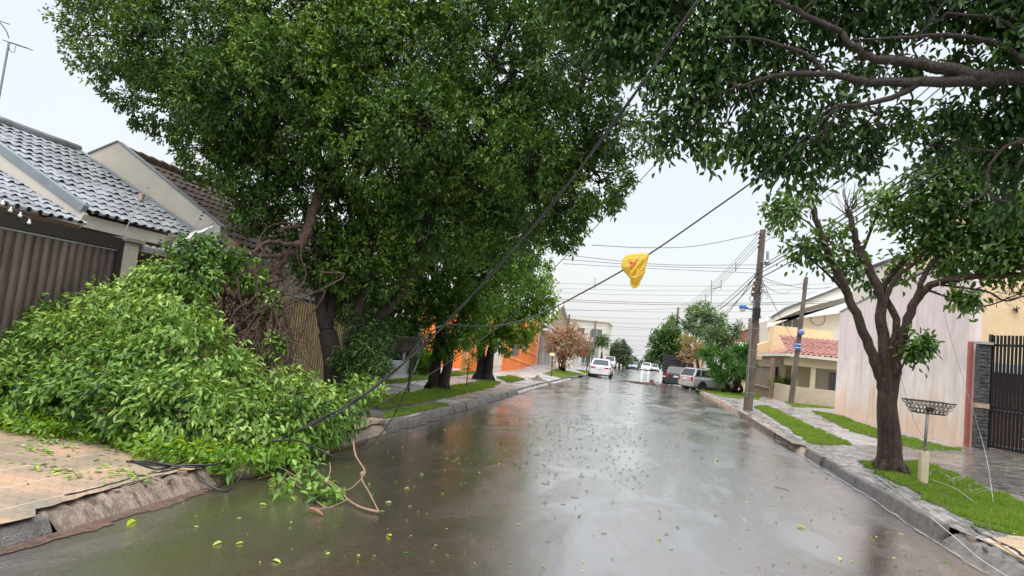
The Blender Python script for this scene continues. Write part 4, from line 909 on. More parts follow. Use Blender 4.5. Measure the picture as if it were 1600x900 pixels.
# ---- big left tree
B = np.array([-6.1, 12.3, float(SW(-6.1, 12.3))])
lob1 = lob([(190, 60, 92, 11.6), (165, -50, 95, 12), (262, 150, 80, 11.7), (300, 60, 120, 11.6), (338, 235, 66, 11.6), (300, -100, 130, 12.3), (402, 325, 52, 12), (392, 262, 66, 11.9), (440, 180, 125, 12), (480, 40, 140, 12.4), (520, -100, 150, 13), (480, 320, 95, 12.7),
   (560, 400, 80, 12.8), (590, 250, 125, 12.5), (630, 90, 125, 12.6), (680, -50, 130, 13), (690, 330, 95, 13), (740, 210, 120, 12.5), (780, 90, 120, 12.6), (820, -70, 130, 13), (840, 320, 78, 12.8), (870, 220, 100, 12.5), (900, 90, 110, 12.2), (935, 290, 62, 12.2), (960, 210, 60, 12),
   (450, 100, 90, 11.0), (350, 150, 85, 10.9), (650, 200, 90, 11.4), (820, 250, 75, 11.5), (230, -150, 110, 13), (700, -180, 150, 14), (420, -200, 150, 14), (580, 120, 150, 15.2), (400, 150, 130, 14.6), (780, 260, 110, 14.8), (620, 370, 80, 13.6), (880, 350, 50, 12.6), (505, 395, 62, 13.4), (760, 360, 70, 13.2),
   (545, 470, 40, 13.1), (590, 520, 40, 12.9), (525, 445, 40, 13.2), (600, 440, 45, 12.8)])
stems = [([B + (0, 0, -.1), P_(522, 600, 12.3), P_(520, 560, 12.3), P_(512, 520, 12.4)], .22, .19), ([B + (.08, .1, -.1), P_(532, 590, 12.4), P_(548, 555, 12.5), P_(560, 520, 12.6)], .17, .15)]
forks = [([P_(512, 520, 12.4), P_(500, 470, 12.5), P_(495, 380, 12.4), P_(440, 250, 12), P_(330, 120, 11.8)], .15, .05),
         ([P_(560, 525, 12.6), P_(600, 490, 12.8), P_(635, 440, 13), P_(655, 380, 13), P_(700, 250, 12.8), P_(760, 120, 12.6)], .115, .045),
         ([P_(548, 540, 12.5), P_(565, 470, 12.6), P_(578, 420, 12.7), P_(560, 300, 12.7), P_(565, 150, 12.8), P_(600, -40, 13)], .14, .05),
         ([P_(655, 380, 13), P_(760, 310, 13), P_(860, 250, 12.6), P_(920, 230, 12.3)], .06, .03),
         ([P_(640, 230, 12.1), P_(652, 190, 11.6), P_(665, 150, 11.5), P_(668, 110, 11.8)], .055, .03), ([P_(652, 190, 11.6), P_(685, 155, 11.5), P_(700, 130, 11.8)], .035, .015),
         ([P_(512, 520, 12.4), P_(520, 420, 12.9), P_(500, 250, 13.2), P_(470, 60, 13)], .11, .04),
         ([P_(440, 250, 12), P_(400, 300, 12), P_(385, 335, 12)], .04, .02)]
TL, _ = make_tree('street_tree', B, 'largest leafy tree on the left, dense dark crown filling the upper left', lob1, forks, m_ficus, m_barkk, 3, None, 0, stems=stems, subs=7, group=None)
crown_obj(TL, lob1, m_ficus, per_m2=24, leaf=(.112, .047), nl=11, seed=3, tbias=.09, droop=.2, spread=.10, inner=.5)
# water shoots round the trunk
crown_obj(TL, lob([(570, 545, 30, 12.1), (588, 575, 22, 12.0), (560, 585, 20, 12.0), (535, 560, 16, 12.0)]), m_ficus, 'shoots', per_m2=60, leaf=(.13, .03), nl=8, seed=77, droop=.5)
# broken limb of that tree and the fallen top: one fallen thing
Z0 = lambda x, y: SW(x, y)
lobF = lob([(40, 620, 80, 6.9), (-30, 600, 90, 6.9), (130, 620, 82, 6.8), (215, 640, 82, 6.7), (300, 650, 78, 6.7), (380, 660, 56, 6.9), (450, 650, 50, 7.4), (50, 555, 62, 7.5), (120, 545, 72, 7.6), (200, 555, 84, 7.6), (290, 560, 84, 7.6), (360, 600, 58, 7.8), (430, 620, 50, 8.0),
   (90, 505, 40, 8.0), (150, 490, 44, 8.1), (210, 480, 50, 8.3), (270, 490, 62, 8.4), (240, 440, 38, 8.6), (300, 430, 40, 8.7), (300, 395, 34, 9.0), (340, 400, 34, 9.2), (385, 432, 24, 9.6), (410, 470, 22, 9.8), (500, 640, 40, 8.4), (465, 610, 34, 8.8), (490, 672, 26, 7.6), (0, 540, 40, 7.6), (430, 540, 20, 9.4)])
FB = G(300, 690, .13)
TF = thing('fallen_branch', FB, 'huge fallen tree limb, a heap of bright green leaves covering the left pavement', 'fallen branch')
mbw = MB(); limbs = [
 ([(520, 250, 12.6), (500, 290, 12.2), (485, 350, 11.6), (465, 385, 11.2), (436, 412, 10.9), (428, 440, 10.7), (424, 470, 10.5)], .11, .08),
 ([(485, 352, 11.6), (455, 355, 11.3), (435, 362, 11.1)], .06, .035),
 ([(438, 410, 10.9), (410, 430, 10.6), (385, 428, 10.2), (350, 440, 9.8), (300, 470, 9.2)], .065, .03), ([(440, 400, 10.9), (410, 400, 10.5), (380, 405, 10.1), (345, 425, 9.8)], .05, .02), ([(465, 385, 11.1), (420, 378, 10.6), (390, 395, 10.2), (350, 402, 9.8)], .05, .02),
 ([(425, 465, 10.5), (395, 500, 10.0), (350, 520, 9.4), (320, 540, 9.0), (280, 590, 8.2)], .07, .03), ([(425, 465, 10.5), (430, 500, 10.3), (425, 540, 10.0), (415, 600, 9.3)], .055, .03),
 ([(430, 455, 10.6), (450, 500, 10.5), (455, 545, 10.2), (450, 600, 9.6), (455, 650, 8.4)], .05, .025), ([(424, 470, 10.5), (405, 540, 9.9), (380, 600, 9.0), (340, 650, 7.9)], .045, .02),
 ([(395, 500, 10.0), (370, 470, 9.8), (330, 455, 9.4), (270, 440, 8.9)], .04, .015), ([(300, 470, 9.2), (230, 480, 8.5), (150, 500, 8.0)], .035, .015), ([(280, 590, 8.2), (200, 590, 7.6), (100, 600, 7.1)], .035, .015), ([(340, 650, 7.9), (250, 670, 7.0), (160, 670, 6.7)], .03, .012),
 ([(490, 350, 11.6), (430, 350, 11.0), (405, 380, 10.4), (440, 420, 10.4), (470, 440, 10.6)], .014, .008), ([(476, 360, 11.2), (470, 400, 10.9), (478, 430, 10.8), (455, 470, 10.4)], .015, .007)]
for k, (pl, a, b) in enumerate(limbs):
    mb = MB(); sp = spline([P_(*q) for q in pl], 6); r_ = np.random.default_rng(k); sp[1:-1] += r_.normal(size=(len(sp) - 2, 3)) * a * .25; mb.tube(sp, np.linspace(a, b, len(sp)), 9); mb.build('limb', m_barkb, TF, smooth=True)
mb = MB(); ends = np.vstack([spline([P_(*q) for q in l[0]], 3) for l in limbs]); r_ = np.random.default_rng(8)
for k, (c, rad) in enumerate(lobF):
    e = ends[np.argsort(np.linalg.norm(ends - c, axis=1))[r_.integers(0, 3)]]
    sp = limb(mb, e, c, .028, .016, .2, 500 + k, 4, 6)
    for j in range(7):
        q = np.array(c) + unit(r_.normal(size=3)) * rad * .9; q[2] = max(q[2], float(Z0(q[0], q[1])) + .04); limb(mb, sp[r_.integers(2, len(sp))], q, .013, .004, .2, 600 + k * 9 + j, 3, 5)
for k in range(80):   # torn wood hanging between the break and the heap
    a = P_(395 + r_.normal() * 38, 470 + r_.normal() * 30, 10.0 + r_.normal() * .35); b = P_(380 + r_.normal() * 50, 590 + r_.normal() * 25, 9.2 + r_.normal() * .4); limb(mb, a, b, r_.uniform(.008, .022), .005, .28, 5000 + k, 4, 5)
for k in range(90):   # fine bare shoots hanging about the break
    e = ends[r_.integers(0, len(ends))]; d = unit(np.array([r_.normal() * .6, r_.normal() * .6, -.9 + r_.normal() * .5])); q = e + d * r_.uniform(.3, 1.0); q[2] = max(q[2], .16); limb(mb, e, q, .010, .003, .25, 3000 + k, 3, 4)
mb.build('branches', m_barkb, TF, smooth=True)
mb = MB(); r_ = np.random.default_rng(18)
for k in range(150):   # snapped twigs poking out of the heap
    c, rad = lobF[r_.integers(0, len(lobF))]; d = unit(r_.normal(size=3) + np.array([.1, -.7, .5])); a = np.array(c) + d * rad * .6; b = np.array(c) + d * rad * r_.uniform(1.0, 1.25) + r_.normal(size=3) * .08; b[2] = max(b[2], .2); a[2] = max(a[2], .2); limb(mb, a, b, .009, .004, .3, 7000 + k, 3, 4)
o = mb.build('snapped_twigs', m_barkb, TF, smooth=True); o['kind'] = 'stuff'
crown_obj(TF, lobF, m_pile, per_m2=52, leaf=(.098, .043), nl=9, seed=9, droop=.75, zmin=Z0, tbias=.04, inner=.6, spread=.12, out=.8)
# low yellow-green fringe along the ground
r_ = np.random.default_rng(12); fr = [G(*p, .15) for p in [(-40, 668), (0, 676), (60, 684), (120, 690), (180, 704), (235, 722), (290, 728), (345, 736), (400, 728), (440, 718), (490, 700), (530, 682)]]
lf = [(a + (b - a) * k / 3 + np.array([0, .18 + .06 * math.sin(7 * a[0] + 3 * k), .05]), .13) for a, b in zip(fr[:-1], fr[1:]) for k in range(3)]
crown_obj(TF, lf, m_ivy, 'low_leaves', per_m2=55, leaf=(.085, .036), nl=6, seed=13, droop=.3, zmin=Z0, inner=.2, tbias=-.12)
lobS = lob([(470, 680, 24, 7.2), (515, 665, 36, 7.8), (545, 640, 30, 8.6), (560, 610, 26, 9.0), (520, 625, 40, 9.0), (585, 605, 14, 9.4), (460, 640, 36, 8.0)])
crown_obj(TF, lobS, m_pile, 'loose_leaves', per_m2=26, leaf=(.12, .045), nl=6, seed=21, droop=.8, zmin=Z0, tbias=-.05, inner=.2)

# small torn-off branch lying on the road
tw = thing('torn_branch', G(520, 780, .0), 'bare forked torn branch with two leafy sprigs lying on the wet road', 'branch')
def GZ(px, py, z): return G(px, py, z)
segs = [[(552, 690, .35), (556, 712, .24), (570, 736, .16), (565, 748, .12), (576, 768, .09), (592, 800, .05)], [(592, 800, .05), (565, 793, .05), (543, 780, .06), (528, 762, .10), (512, 750, .14)], [(512, 750, .14), (516, 735, .2), (515, 722, .26)], [(512, 750, .14), (485, 755, .10), (460, 754, .06), (430, 742, .04), (402, 748, .03)],
  [(543, 780, .06), (528, 788, .03), (511, 793, .02), (495, 783, .04), (478, 769, .05), (460, 754, .06), (448, 735, .12)], [(565, 748, .12), (550, 762, .08), (535, 768, .06), (524, 774, .05)], [(512, 750, .14), (498, 740, .15), (485, 728, .18), (475, 726, .2)], [(511, 793, .02), (500, 795, .02), (494, 794, .02)], [(460, 754, .06), (462, 745, .1), (440, 731, .14)], [(510, 752, .13), (523, 765, .09), (526, 785, .03)]]
mb = MB()
for i, sg in enumerate(segs): sp = spline([GZ(*q) for q in sg], 6); a = .012 if i < 2 else .007; mb.tube(sp, np.linspace(a, a * .55, len(sp)), 7)
mb.lathe(GZ(566, 745, .11), [(.01, 0), (.03, .015), (.03, .04), (.01, .06)], 8)
mb.build('stems', m_twig, tw, smooth=True)
lobT = [(G(446, 770, .07), .09), (G(500, 772, .08), .11), (G(488, 760, .10), .08), (G(520, 778, .06), .06), (G(470, 730, .2), .10)]
crown_obj(tw, lobT, m_pile, 'leaves', per_m2=45, leaf=(.085, .045), nl=5, seed=31, droop=.2, zmin=lambda x, y: 0 * x, tbias=-.08, inner=.2)

# ---- second and third left trees
B2 = np.array([-5.87, 18.47, float(SW(-5.87, 18.47))]); 
lob2 = lob([(665, 465, 46, 18.2), (625, 480, 34, 18.6), (640, 470, 58, 18.4), (690, 430, 70, 18.4), (600, 430, 60, 18.8), (750, 450, 58, 18.5), (700, 360, 90, 19), (620, 340, 80, 19), (790, 380, 70, 19), (720, 500, 38, 18), (690, 545, 24, 18.3), (720, 525, 24, 18.3), (640, 515, 30, 18.4), (770, 300, 90, 20), (650, 250, 90, 20)])
st2 = [([B2 + (-.1, 0, -.1), P_(680, 570, 18.5), P_(688, 530, 18.5), P_(690, 480, 18.6)], .19, .16), ([B2 + (.12, 0, -.1), P_(700, 570, 18.5), P_(706, 535, 18.5), P_(735, 470, 18.6)], .15, .12)]
fk2 = [([P_(690, 480, 18.6), P_(680, 430, 18.6), P_(640, 350, 19)], .13, .06), ([P_(735, 470, 18.6), P_(760, 420, 18.6), P_(780, 340, 19)], .10, .05), ([P_(690, 490, 18.6), P_(660, 480, 18.4), P_(620, 440, 18.6)], .08, .04)]
T2, _ = make_tree('street_tree', B2, 'second left street tree with a forked reddish trunk standing on the grass verge', lob2, fk2, m_ficusb, m_barkk, 5, None, 0, stems=st2, subs=6)
crown_obj(T2, lob2, m_ficusb, per_m2=16, leaf=(.14, .058), nl=9, seed=5, droop=.3, tbias=-.22)
B3 = np.array([-6.18, 25.4, float(SW(-6.18, 25.4))])
lob3 = lob([(800, 455, 52, 25.0), (838, 465, 34, 25), (770, 500, 42, 25), (815, 500, 34, 25), (740, 530, 26, 24.6), (785, 530, 28, 25), (816, 530, 18, 25), (740, 470, 44, 25.4), (850, 485, 22, 25), (800, 410, 42, 25.5), (745, 420, 50, 26), (700, 530, 22, 24.8), (835, 430, 26, 25.2)])
st3 = [([B3 + (-.22, 0, -.1), P_(752, 570, 25.4), P_(752, 545, 25.4), P_(755, 500, 25.4)], .2, .15), ([B3 + (.12, 0, -.1), P_(764, 572, 25.4), P_(768, 545, 25.4), P_(785, 500, 25.4)], .2, .13)]
fk3 = [([P_(755, 500, 25.4), P_(760, 470, 25.4), P_(790, 430, 25.5)], .12, .05), ([P_(785, 500, 25.4), P_(810, 480, 25.2), P_(830, 460, 25)], .1, .04)]
T3, _ = make_tree('street_tree', B3, 'third left street tree with bright green crown in front of the orange house', lob3, fk3, m_ficusb, m_barkk, 6, None, 0, stems=st3, subs=6)
crown_obj(T3, lob3, m_ficusb, per_m2=14, leaf=(.17, .07), nl=8, seed=6, droop=.45, tbias=.08)

# ---- right tree
BR = np.array([4.52, 13.0, float(SW(4.52, 13.0))])
stR = [([BR + (0, 0, -.12), P_(1390, 690, 13), P_(1386, 640, 13), P_(1386, 600, 13), P_(1384, 575, 13)], .22, .12)]
def Q(l): return [P_(*q) for q in l]
fkR = [(Q([(1388, 640, 13), (1374, 585, 13), (1350, 520, 13), (1325, 460, 13), (1300, 410, 12.9), (1283, 365, 12.8), (1268, 318, 12.8)]), .105, .05), (Q([(1388, 640, 13), (1384, 575, 13), (1378, 500, 13.1), (1372, 450, 13.1), (1345, 400, 13.2), (1335, 370, 13.2), (1325, 330, 13.3)]), .12, .05),
       (Q([(1390, 640, 13), (1396, 580, 13), (1410, 530, 12.9), (1430, 470, 12.8), (1470, 440, 12.6), (1540, 432, 12.4), (1620, 425, 12.2)]), .12, .03), (Q([(1392, 560, 13), (1400, 500, 13.1), (1380, 450, 13.3), (1420, 400, 13.3), (1450, 380, 13.2), (1500, 350, 13)]), .075, .03),
       (Q([(1430, 470, 12.8), (1450, 420, 12.8), (1480, 390, 12.8), (1560, 360, 12.6)]), .055, .025), (Q([(1378, 480, 13.1), (1400, 435, 13.1), (1440, 400, 13), (1470, 330, 12.8)]), .05, .02), (Q([(1470, 445, 12.6), (1540, 455, 12.4), (1570, 470, 12.2), (1600, 462, 12.1)]), .02, .012), (Q([(1345, 400, 13.2), (1300, 380, 13), (1250, 340, 12.9), (1200, 330, 12.8)]), .025, .01),
       (Q([(1325, 460, 13), (1290, 425, 13.1), (1250, 390, 13)]), .03, .012), (Q([(1345, 400, 13.2), (1365, 350, 13.2), (1375, 320, 13.1)]), .035, .015), (Q([(1400, 590, 12.9), (1420, 555, 12.7), (1436, 540, 12.6)]), .02, .01), (Q([(1440, 450, 12.7), (1500, 470, 12.5), (1540, 478, 12.4), (1590, 460, 12.3)]), .022, .008)]
lobR = lob([(1225, 335, 30, 12.8), (1255, 385, 28, 12.9), (1285, 395, 24, 13), (1215, 325, 18, 12.8), (1375, 312, 28, 13.1), (1395, 340, 24, 13.2), (1335, 395, 18, 13.3), (1440, 340, 46, 13.1), (1480, 300, 50, 12.9), (1500, 350, 52, 12.8), (1560, 300, 60, 12.6), (1560, 370, 56, 12.5), (1610, 330, 60, 12.3), (1600, 400, 46, 12.2), (1470, 400, 40, 13), (1520, 405, 36, 12.7), (1440, 535, 12, 12.6), (1430, 548, 12, 12.6), (1320, 420, 20, 13.4), (1500, 250, 46, 13), (1450, 280, 36, 13.2), (1505, 470, 14, 12.5), (1490, 460, 12, 12.5), (1410, 420, 24, 13.4), (1650, 380, 60, 12), (1360, 440, 16, 13.4), (1530, 260, 50, 12.8), (1590, 350, 50, 12.8), (1440, 315, 26, 13.4), (1570, 420, 34, 12.5), (1460, 370, 40, 13.3), (1300, 360, 22, 13.2), (1240, 320, 18, 13)])
TR, _ = make_tree('street_tree', BR, 'right street tree with thick dark trunk forking low before the pink wall', lobR, fkR, m_broadb, m_bark, 8, None, 0, stems=stR, subs=5, flare=1.25, twig_r=.012, fork_r=.04)
crown_obj(TR, lobR, m_broadb, per_m2=22, leaf=(.135, .066), nl=6, seed=8, droop=.45, inner=.2, spread=.2)
crown_obj(TR, lob([(1446, 540, 14, 12.6), (1428, 552, 14, 12.6), (1512, 468, 16, 12.5)]), m_broadb, 'shoot_leaves', per_m2=90, leaf=(.12, .055), nl=5, seed=81, droop=.6, inner=.1)
mb = MB(); r_ = np.random.default_rng(3)
for k in range(26):
    a = P_(1325 + r_.normal() * 3, 335 + r_.normal() * 4, 13.3); b = P_(1325 + r_.normal() * 24, 288 + r_.normal() * 9, 13.3 + r_.normal() * .3); limb(mb, a, b, .008, .003, .06, k, 3, 4)
for k in range(30):
    a = P_(1580 + r_.normal() * 25, 458 + r_.normal() * 6, 12.2); b = a + r_.normal(size=3) * .25; limb(mb, a, b, .006, .003, .2, 90 + k, 3, 4)
mb.build('bare_shoots', m_barkb, TR)
# ---- overhanging tree whose trunk stands just outside the frame
BO = np.array([5.9, 6.3, float(SW(5.9, 6.3))])
stO = [([BO + (0, 0, -.1), BO + (.02, .05, 1.4), BO + (-.1, .2, 2.8), BO + (-.25, .5, 4.0)], .24, .17)]
fo = BO + (-.25, .5, 4.0)
fkO = [([fo, (5.2, 8.1, 5.3)] + Q([(1610, 122, 8.45), (1540, 120, 8.45), (1480, 108, 8.45), (1400, 95, 8.45), (1350, 85, 8.45), (1315, 50, 8.45)]), .13, .035), ([P_(1610, 120, 8.45)] + Q([(1540, 126, 8.45), (1440, 128, 8.45), (1360, 128, 8.45), (1290, 115, 8.45), (1220, 62 + 55, 8.45), (1150, 135, 8.45)]), .085, .018),
       (Q([(1440, 128, 8.45), (1400, 150, 8.45), (1350, 163, 8.45), (1310, 165, 8.45)]), .045, .02), (Q([(1610, 105, 8.45), (1560, 68, 8.45), (1480, 55, 8.45), (1400, 60, 8.45), (1330, 62, 8.45)]), .035, .015), (Q([(1600, 60, 8.45), (1560, 30, 8.45), (1480, 20, 8.45)]), .03, .012),
       (Q([(1290, 115, 8.45), (1260, 85, 8.45), (1180, 60, 8.45), (1120, 60, 8.45)]), .035, .012), (Q([(1315, 50, 8.45), (1230, 10, 8.45), (1140, -30, 8.45), (1000, -40, 8.45)]), .04, .015), (Q([(1610, 215, 8.45), (1570, 230, 8.45), (1545, 262, 8.45), (1540, 300, 8.45), (1500, 325, 8.45)]), .025, .01), ([fo, (4.9, 6.6, 6.2), (3.8, 6.8, 7.4), (2.4, 7.2, 8.0)], .11, .03), ([fo, (6.6, 7.2, 6.4), (7.2, 7.8, 7.6)], .1, .04)]
lobO = lob([(900, 0, 70, 9.3), (960, 60, 70, 9.3), (880, -60, 90, 9.5), (1020, 10, 80, 9.2), (1050, 100, 62, 9.1), (1070, 180, 52, 9.1), (1120, 130, 60, 9), (1130, 50, 80, 9), (1120, 225, 34, 9.1), (1040, 225, 24, 9.2), (1180, 235, 34, 9), (1190, 180, 50, 9), (1230, 110, 60, 9), (1220, 20, 80, 9), (1240, 235, 42, 9.1), (1262, 278, 24, 9.1), (1212, 268, 20, 9.1), (1290, 180, 46, 9), (1320, 20, 60, 9), (1310, 235, 36, 9.1), (1352, 205, 34, 9.1), (1400, 20, 60, 9), (1362, 252, 18, 9.1),
   (1420, 190, 34, 9), (1470, 20, 46, 9), (1465, 225, 26, 9.1), (1490, 190, 34, 9), (1540, 20, 50, 9), (1545, 185, 40, 8.9), (1590, 80, 30, 8.9), (1600, 20, 60, 9), (1600, 190, 50, 8.8), (1545, 240, 34, 9), (1600, 260, 40, 8.9), (1000, -60, 110, 9.3), (1150, -70, 110, 9.2), (1320, -80, 110, 9.2), (1480, -70, 110, 9), (1640, 100, 90, 8.6), (1660, 0, 100, 8.6), (1570, 330, 30, 9.2), (1420, 110, 30, 9.3), (1500, 100, 26, 9.3), (1340, 110, 34, 9.2)])
TO, _ = make_tree('overhanging_tree', BO, 'dark tree whose heavy boughs reach over the road from the upper right', lobO, fkO, m_broad, m_barkk, 10, None, 0, stems=stO, subs=6, twig_r=.012, fork_r=.03)
crown_obj(TO, lobO, m_broad, per_m2=31, leaf=(.13, .058), nl=6, seed=10, droop=.75, inner=.15, spread=.18, out=.45)

# ---- far and middle trees
def simple_tree(name, base, lobes, m, label, seed, per=6, leaf=(.22, .1), nl=7, tr=.16, barkm=m_barkk, tb=0., cat='tree', droop=.2, nst=1, subs=3):
    r = np.random.default_rng(seed); c = np.mean([l[0] for l in lobes], axis=0); base = np.array(base, float)
    st = []
    for k in range(nst):
        o = np.array([r.normal(), r.normal(), 0]) * tr * (0 if nst == 1 else 1.2); e = base + (c - base) * .6 + (np.array([r.normal(), r.normal(), 0]) * (.15 if nst == 1 else .8)); st.append(([base + o + (0, 0, -.2), base + o * 1.1 + (e - base) * .4, e], tr, tr * .5))
    t, _ = make_tree(name, base, label, lobes, [], m, barkm, seed, None, 0, stems=st, subs=subs, fork_r=tr * .6, cat=cat, twig_r=.02)
    crown_obj(t, lobes, m, per_m2=per, leaf=leaf, nl=nl, seed=seed, droop=droop, tbias=tb, inner=.35, spread=.25); return t
def gb(px, py): p = GS(px, py); return p
simple_tree('rusty_tree', gb(880, 580), lob([(880, 540, 24, 46), (900, 535, 22, 46), (870, 525, 16, 46), (892, 520, 16, 46), (862, 545, 12, 46), (908, 545, 12, 46), (882, 562, 12, 46)]), m_rust, 'multi stemmed tree with rusty brown leaves by the left driveway', 41, per=7, leaf=(.2, .08), tr=.09, nst=7, droop=-.1, subs=12)
simple_tree('garden_shrub', (AY(918, 560, 60)[0], 60, float(SW(-6, 60))), lob([(922, 548, 8, 60), (914, 553, 8, 60)]), m_far, 'pale green shrub between the rusty tree and the white sedan', 42, per=7, leaf=(.25, .1), tr=.05, cat='shrub')
def far_tree(px, py, Y, rs, label, seed, m=m_far, name='far_tree', tb=0., per=4.5, leaf=(.4, .2), gz_=None):
    ls = lob([(a, b, c, Y + d) for a, b, c, d in rs]); z = float(RZ(Y)) if gz_ is None else gz_; c = AY(px, py, Y); simple_tree(name, (c[0], Y, z), ls, m, label, seed, per=per, leaf=leaf, tr=.22, tb=tb)
far_tree(968, 570, 112, [(962, 545, 10, 0), (972, 540, 11, 0), (980, 550, 9, 0), (968, 556, 12, 0), (956, 552, 7, 0), (978, 562, 10, 0)], 'round dark tree at the far end of the street on the left side', 43)
far_tree(988, 572, 118, [(988, 566, 9, 0), (994, 572, 7, 0), (980, 572, 8, 0)], 'lower dull green tree right of the round far tree', 44)
far_tree(1018, 575, 125, [(1008, 568, 8, 0), (1016, 558, 10, 0), (1022, 566, 9, 0), (1014, 574, 7, 0)], 'small green tree at the far end beyond the parked dark truck', 45, tb=.2)
far_tree(1040, 590, 62, [(1030, 530, 16, 0), (1045, 520, 18, 0), (1040, 545, 20, 0), (1055, 555, 20, 0), (1025, 550, 14, 0), (1060, 530, 16, 0), (1048, 570, 16, 0)], 'dense dark tree above the parked truck on the right', 46, m_broadb, per=8, leaf=(.28, .14), tb=-.1)
far_tree(1095, 590, 66, [(1085, 490, 14, 0), (1100, 485, 16, 0), (1115, 495, 15, 0), (1090, 510, 18, 0), (1110, 515, 18, 0), (1125, 510, 12, 0), (1075, 505, 12, 0), (1050, 500, 9, 0), (1045, 510, 9, 0)], 'tallest light green tree behind the dark utility poles on the right', 47, m_broadb, per=6, leaf=(.28, .14), tb=.05)
far_tree(1085, 592, 56, [(1080, 540, 16, 0), (1075, 555, 14, 0), (1088, 550, 16, 0), (1072, 530, 10, 0)], 'tree with yellowing brown foliage behind the silver hatchback', 48, m_rust, per=5, leaf=(.22, .1), tb=.2)
far_tree(1120, 592, 58, [(1110, 525, 18, 0), (1130, 525, 18, 0), (1120, 540, 18, 0), (1140, 535, 12, 0), (1150, 520, 9, 0), (1155, 510, 8, 0)], 'greyish olive tree between the brownish tree and the yucca', 49, m_far, per=7, leaf=(.24, .1), tb=-.1)
far_tree(940, 560, 84, [(940, 531, 7, 0), (946, 534, 5, 0), (934, 534, 5, 0)], 'small palm like tree in front of the pale far building', 50, m_far, per=4, leaf=(.7, .14), tb=0)
r_ = np.random.default_rng(61)
for k in range(9):
    x = [-34, -26, -20, 22, 30, 40, -45, 52, 60][k]; y = 130 + r_.uniform(-25, 40); z = float(RZ(y)); ls = [(np.array([x + r_.normal() * 1.5, y + r_.normal(), z + 3.6 + r_.normal() * .8]), 1.9) for _ in range(5)]
    simple_tree('far_tree', (x, y, z), ls, m_far, ['low distant treetop far left behind the houses', 'distant tree hidden behind the left houses', 'distant tree behind the pale left block', 'distant tree behind the far right houses', 'distant tree beyond the white modern house', 'distant tree behind the yellow wall', 'farthest left hidden distant tree', 'distant tree behind the pink wall', 'farthest right hidden distant tree'][k], 62 + k, per=3, leaf=(.45, .2), subs=1)
# yucca
YB = GS(1143, 612)
t = thing('yucca', YB, 'large spiky green yucca with several thick stems beside the silver hatchback', 'yucca')
mb = MB(); heads = []
for px, py, Y in [(1103, 555, 40.6), (1115, 575, 40.2), (1135, 560, 40.5), (1150, 550, 41), (1165, 548, 41), (1128, 590, 40), (1170, 570, 40.8), (1112, 548, 41.5), (1145, 575, 40), (1160, 585, 40.6)]:
    h = AY(px, py, Y); heads.append(h); b = YB + np.array([(h[0] - YB[0]) * .3, (h[1] - YB[1]) * .3, 0]); limb(mb, b, h, .13, .08, .06, int(px), 4, 8)
mb.build('stems', m_barkb, t, smooth=True)
r_ = np.random.default_rng(71); Pq = []; Dq = []
for h in heads:
    for k in range(150): Pq.append(h + r_.normal(size=3) * .07); d = unit(r_.normal(size=3) + np.array([0, 0, .25])); Dq.append(d)
Pq = np.array(Pq); Dq = np.array(Dq); n = len(Pq); V, F, ti = leaves(Pq, Dq, np.tile([0, 0, 1.], (n, 1)) + r_.normal(size=(n, 3)) * .2, r_.uniform(.5, .85, n), np.full(n, .055), np.clip(r_.normal(.5, .25, n), 0, 1), .1, .15); npmesh('blades', V, F, m_yucca, t, ti)
def bush(name, c, rad, m, label, seed, leaf=(.1, .05), per=30, cat='bush', n=4):
    t = thing(name, c, label, cat); r = np.random.default_rng(seed); ls = [(np.array(c) + np.array([r.normal() * rad * .5, r.normal() * rad * .4, rad * .55]), rad * .7) for _ in range(n)]
    mb = MB()
    for l in ls: limb(mb, c, l[0], .03, .015, .1, seed, 3, 5)
    mb.build('stems', m_barkb, t); crown_obj(t, ls, m, 'foliage', per_m2=per, leaf=leaf, nl=6, seed=seed, droop=0, zmin=Z0, inner=.4)
bush('round_bush', GS(1212, 617) , .55, m_ficusb, 'small round green bush at the foot of the tan low wall', 81)
bush('porch_plant', np.array([8.7, 43.0, .6]), .6, m_ficusb, 'leafy potted plants beside the red tiled house porch', 82, n=5)
bush('strappy_plant', AX(662, 583, -8.2), .5, m_ficusb, 'tall strappy green plant in the front garden behind the left waste basket', 83, leaf=(.5, .05), per=14, n=3)
bush('garden_bush', np.array([-9.6, 26.3, .1]), 1.0, m_ficusb, 'green bushes growing behind the dark panel fence', 84, leaf=(.2, .08), per=10, n=5)
# sapling with stake
b = GS(729, 605); t = thing('sapling', b, 'thin young sapling tied to a stake on the left verge', 'sapling')
mb = MB(); top = AY(733, 565, 20.5); limb(mb, b, top, .022, .012, .03, 4, 4, 6); mb.build('stem', m_mint, t); crown_obj(t, [(top, .13), (top - np.array([0, 0, .25]), .1), (top + np.array([.1, 0, .05]), .08)], m_ficusb, 'leaves', per_m2=60, leaf=(.08, .035), nl=4, seed=5, inner=.2)
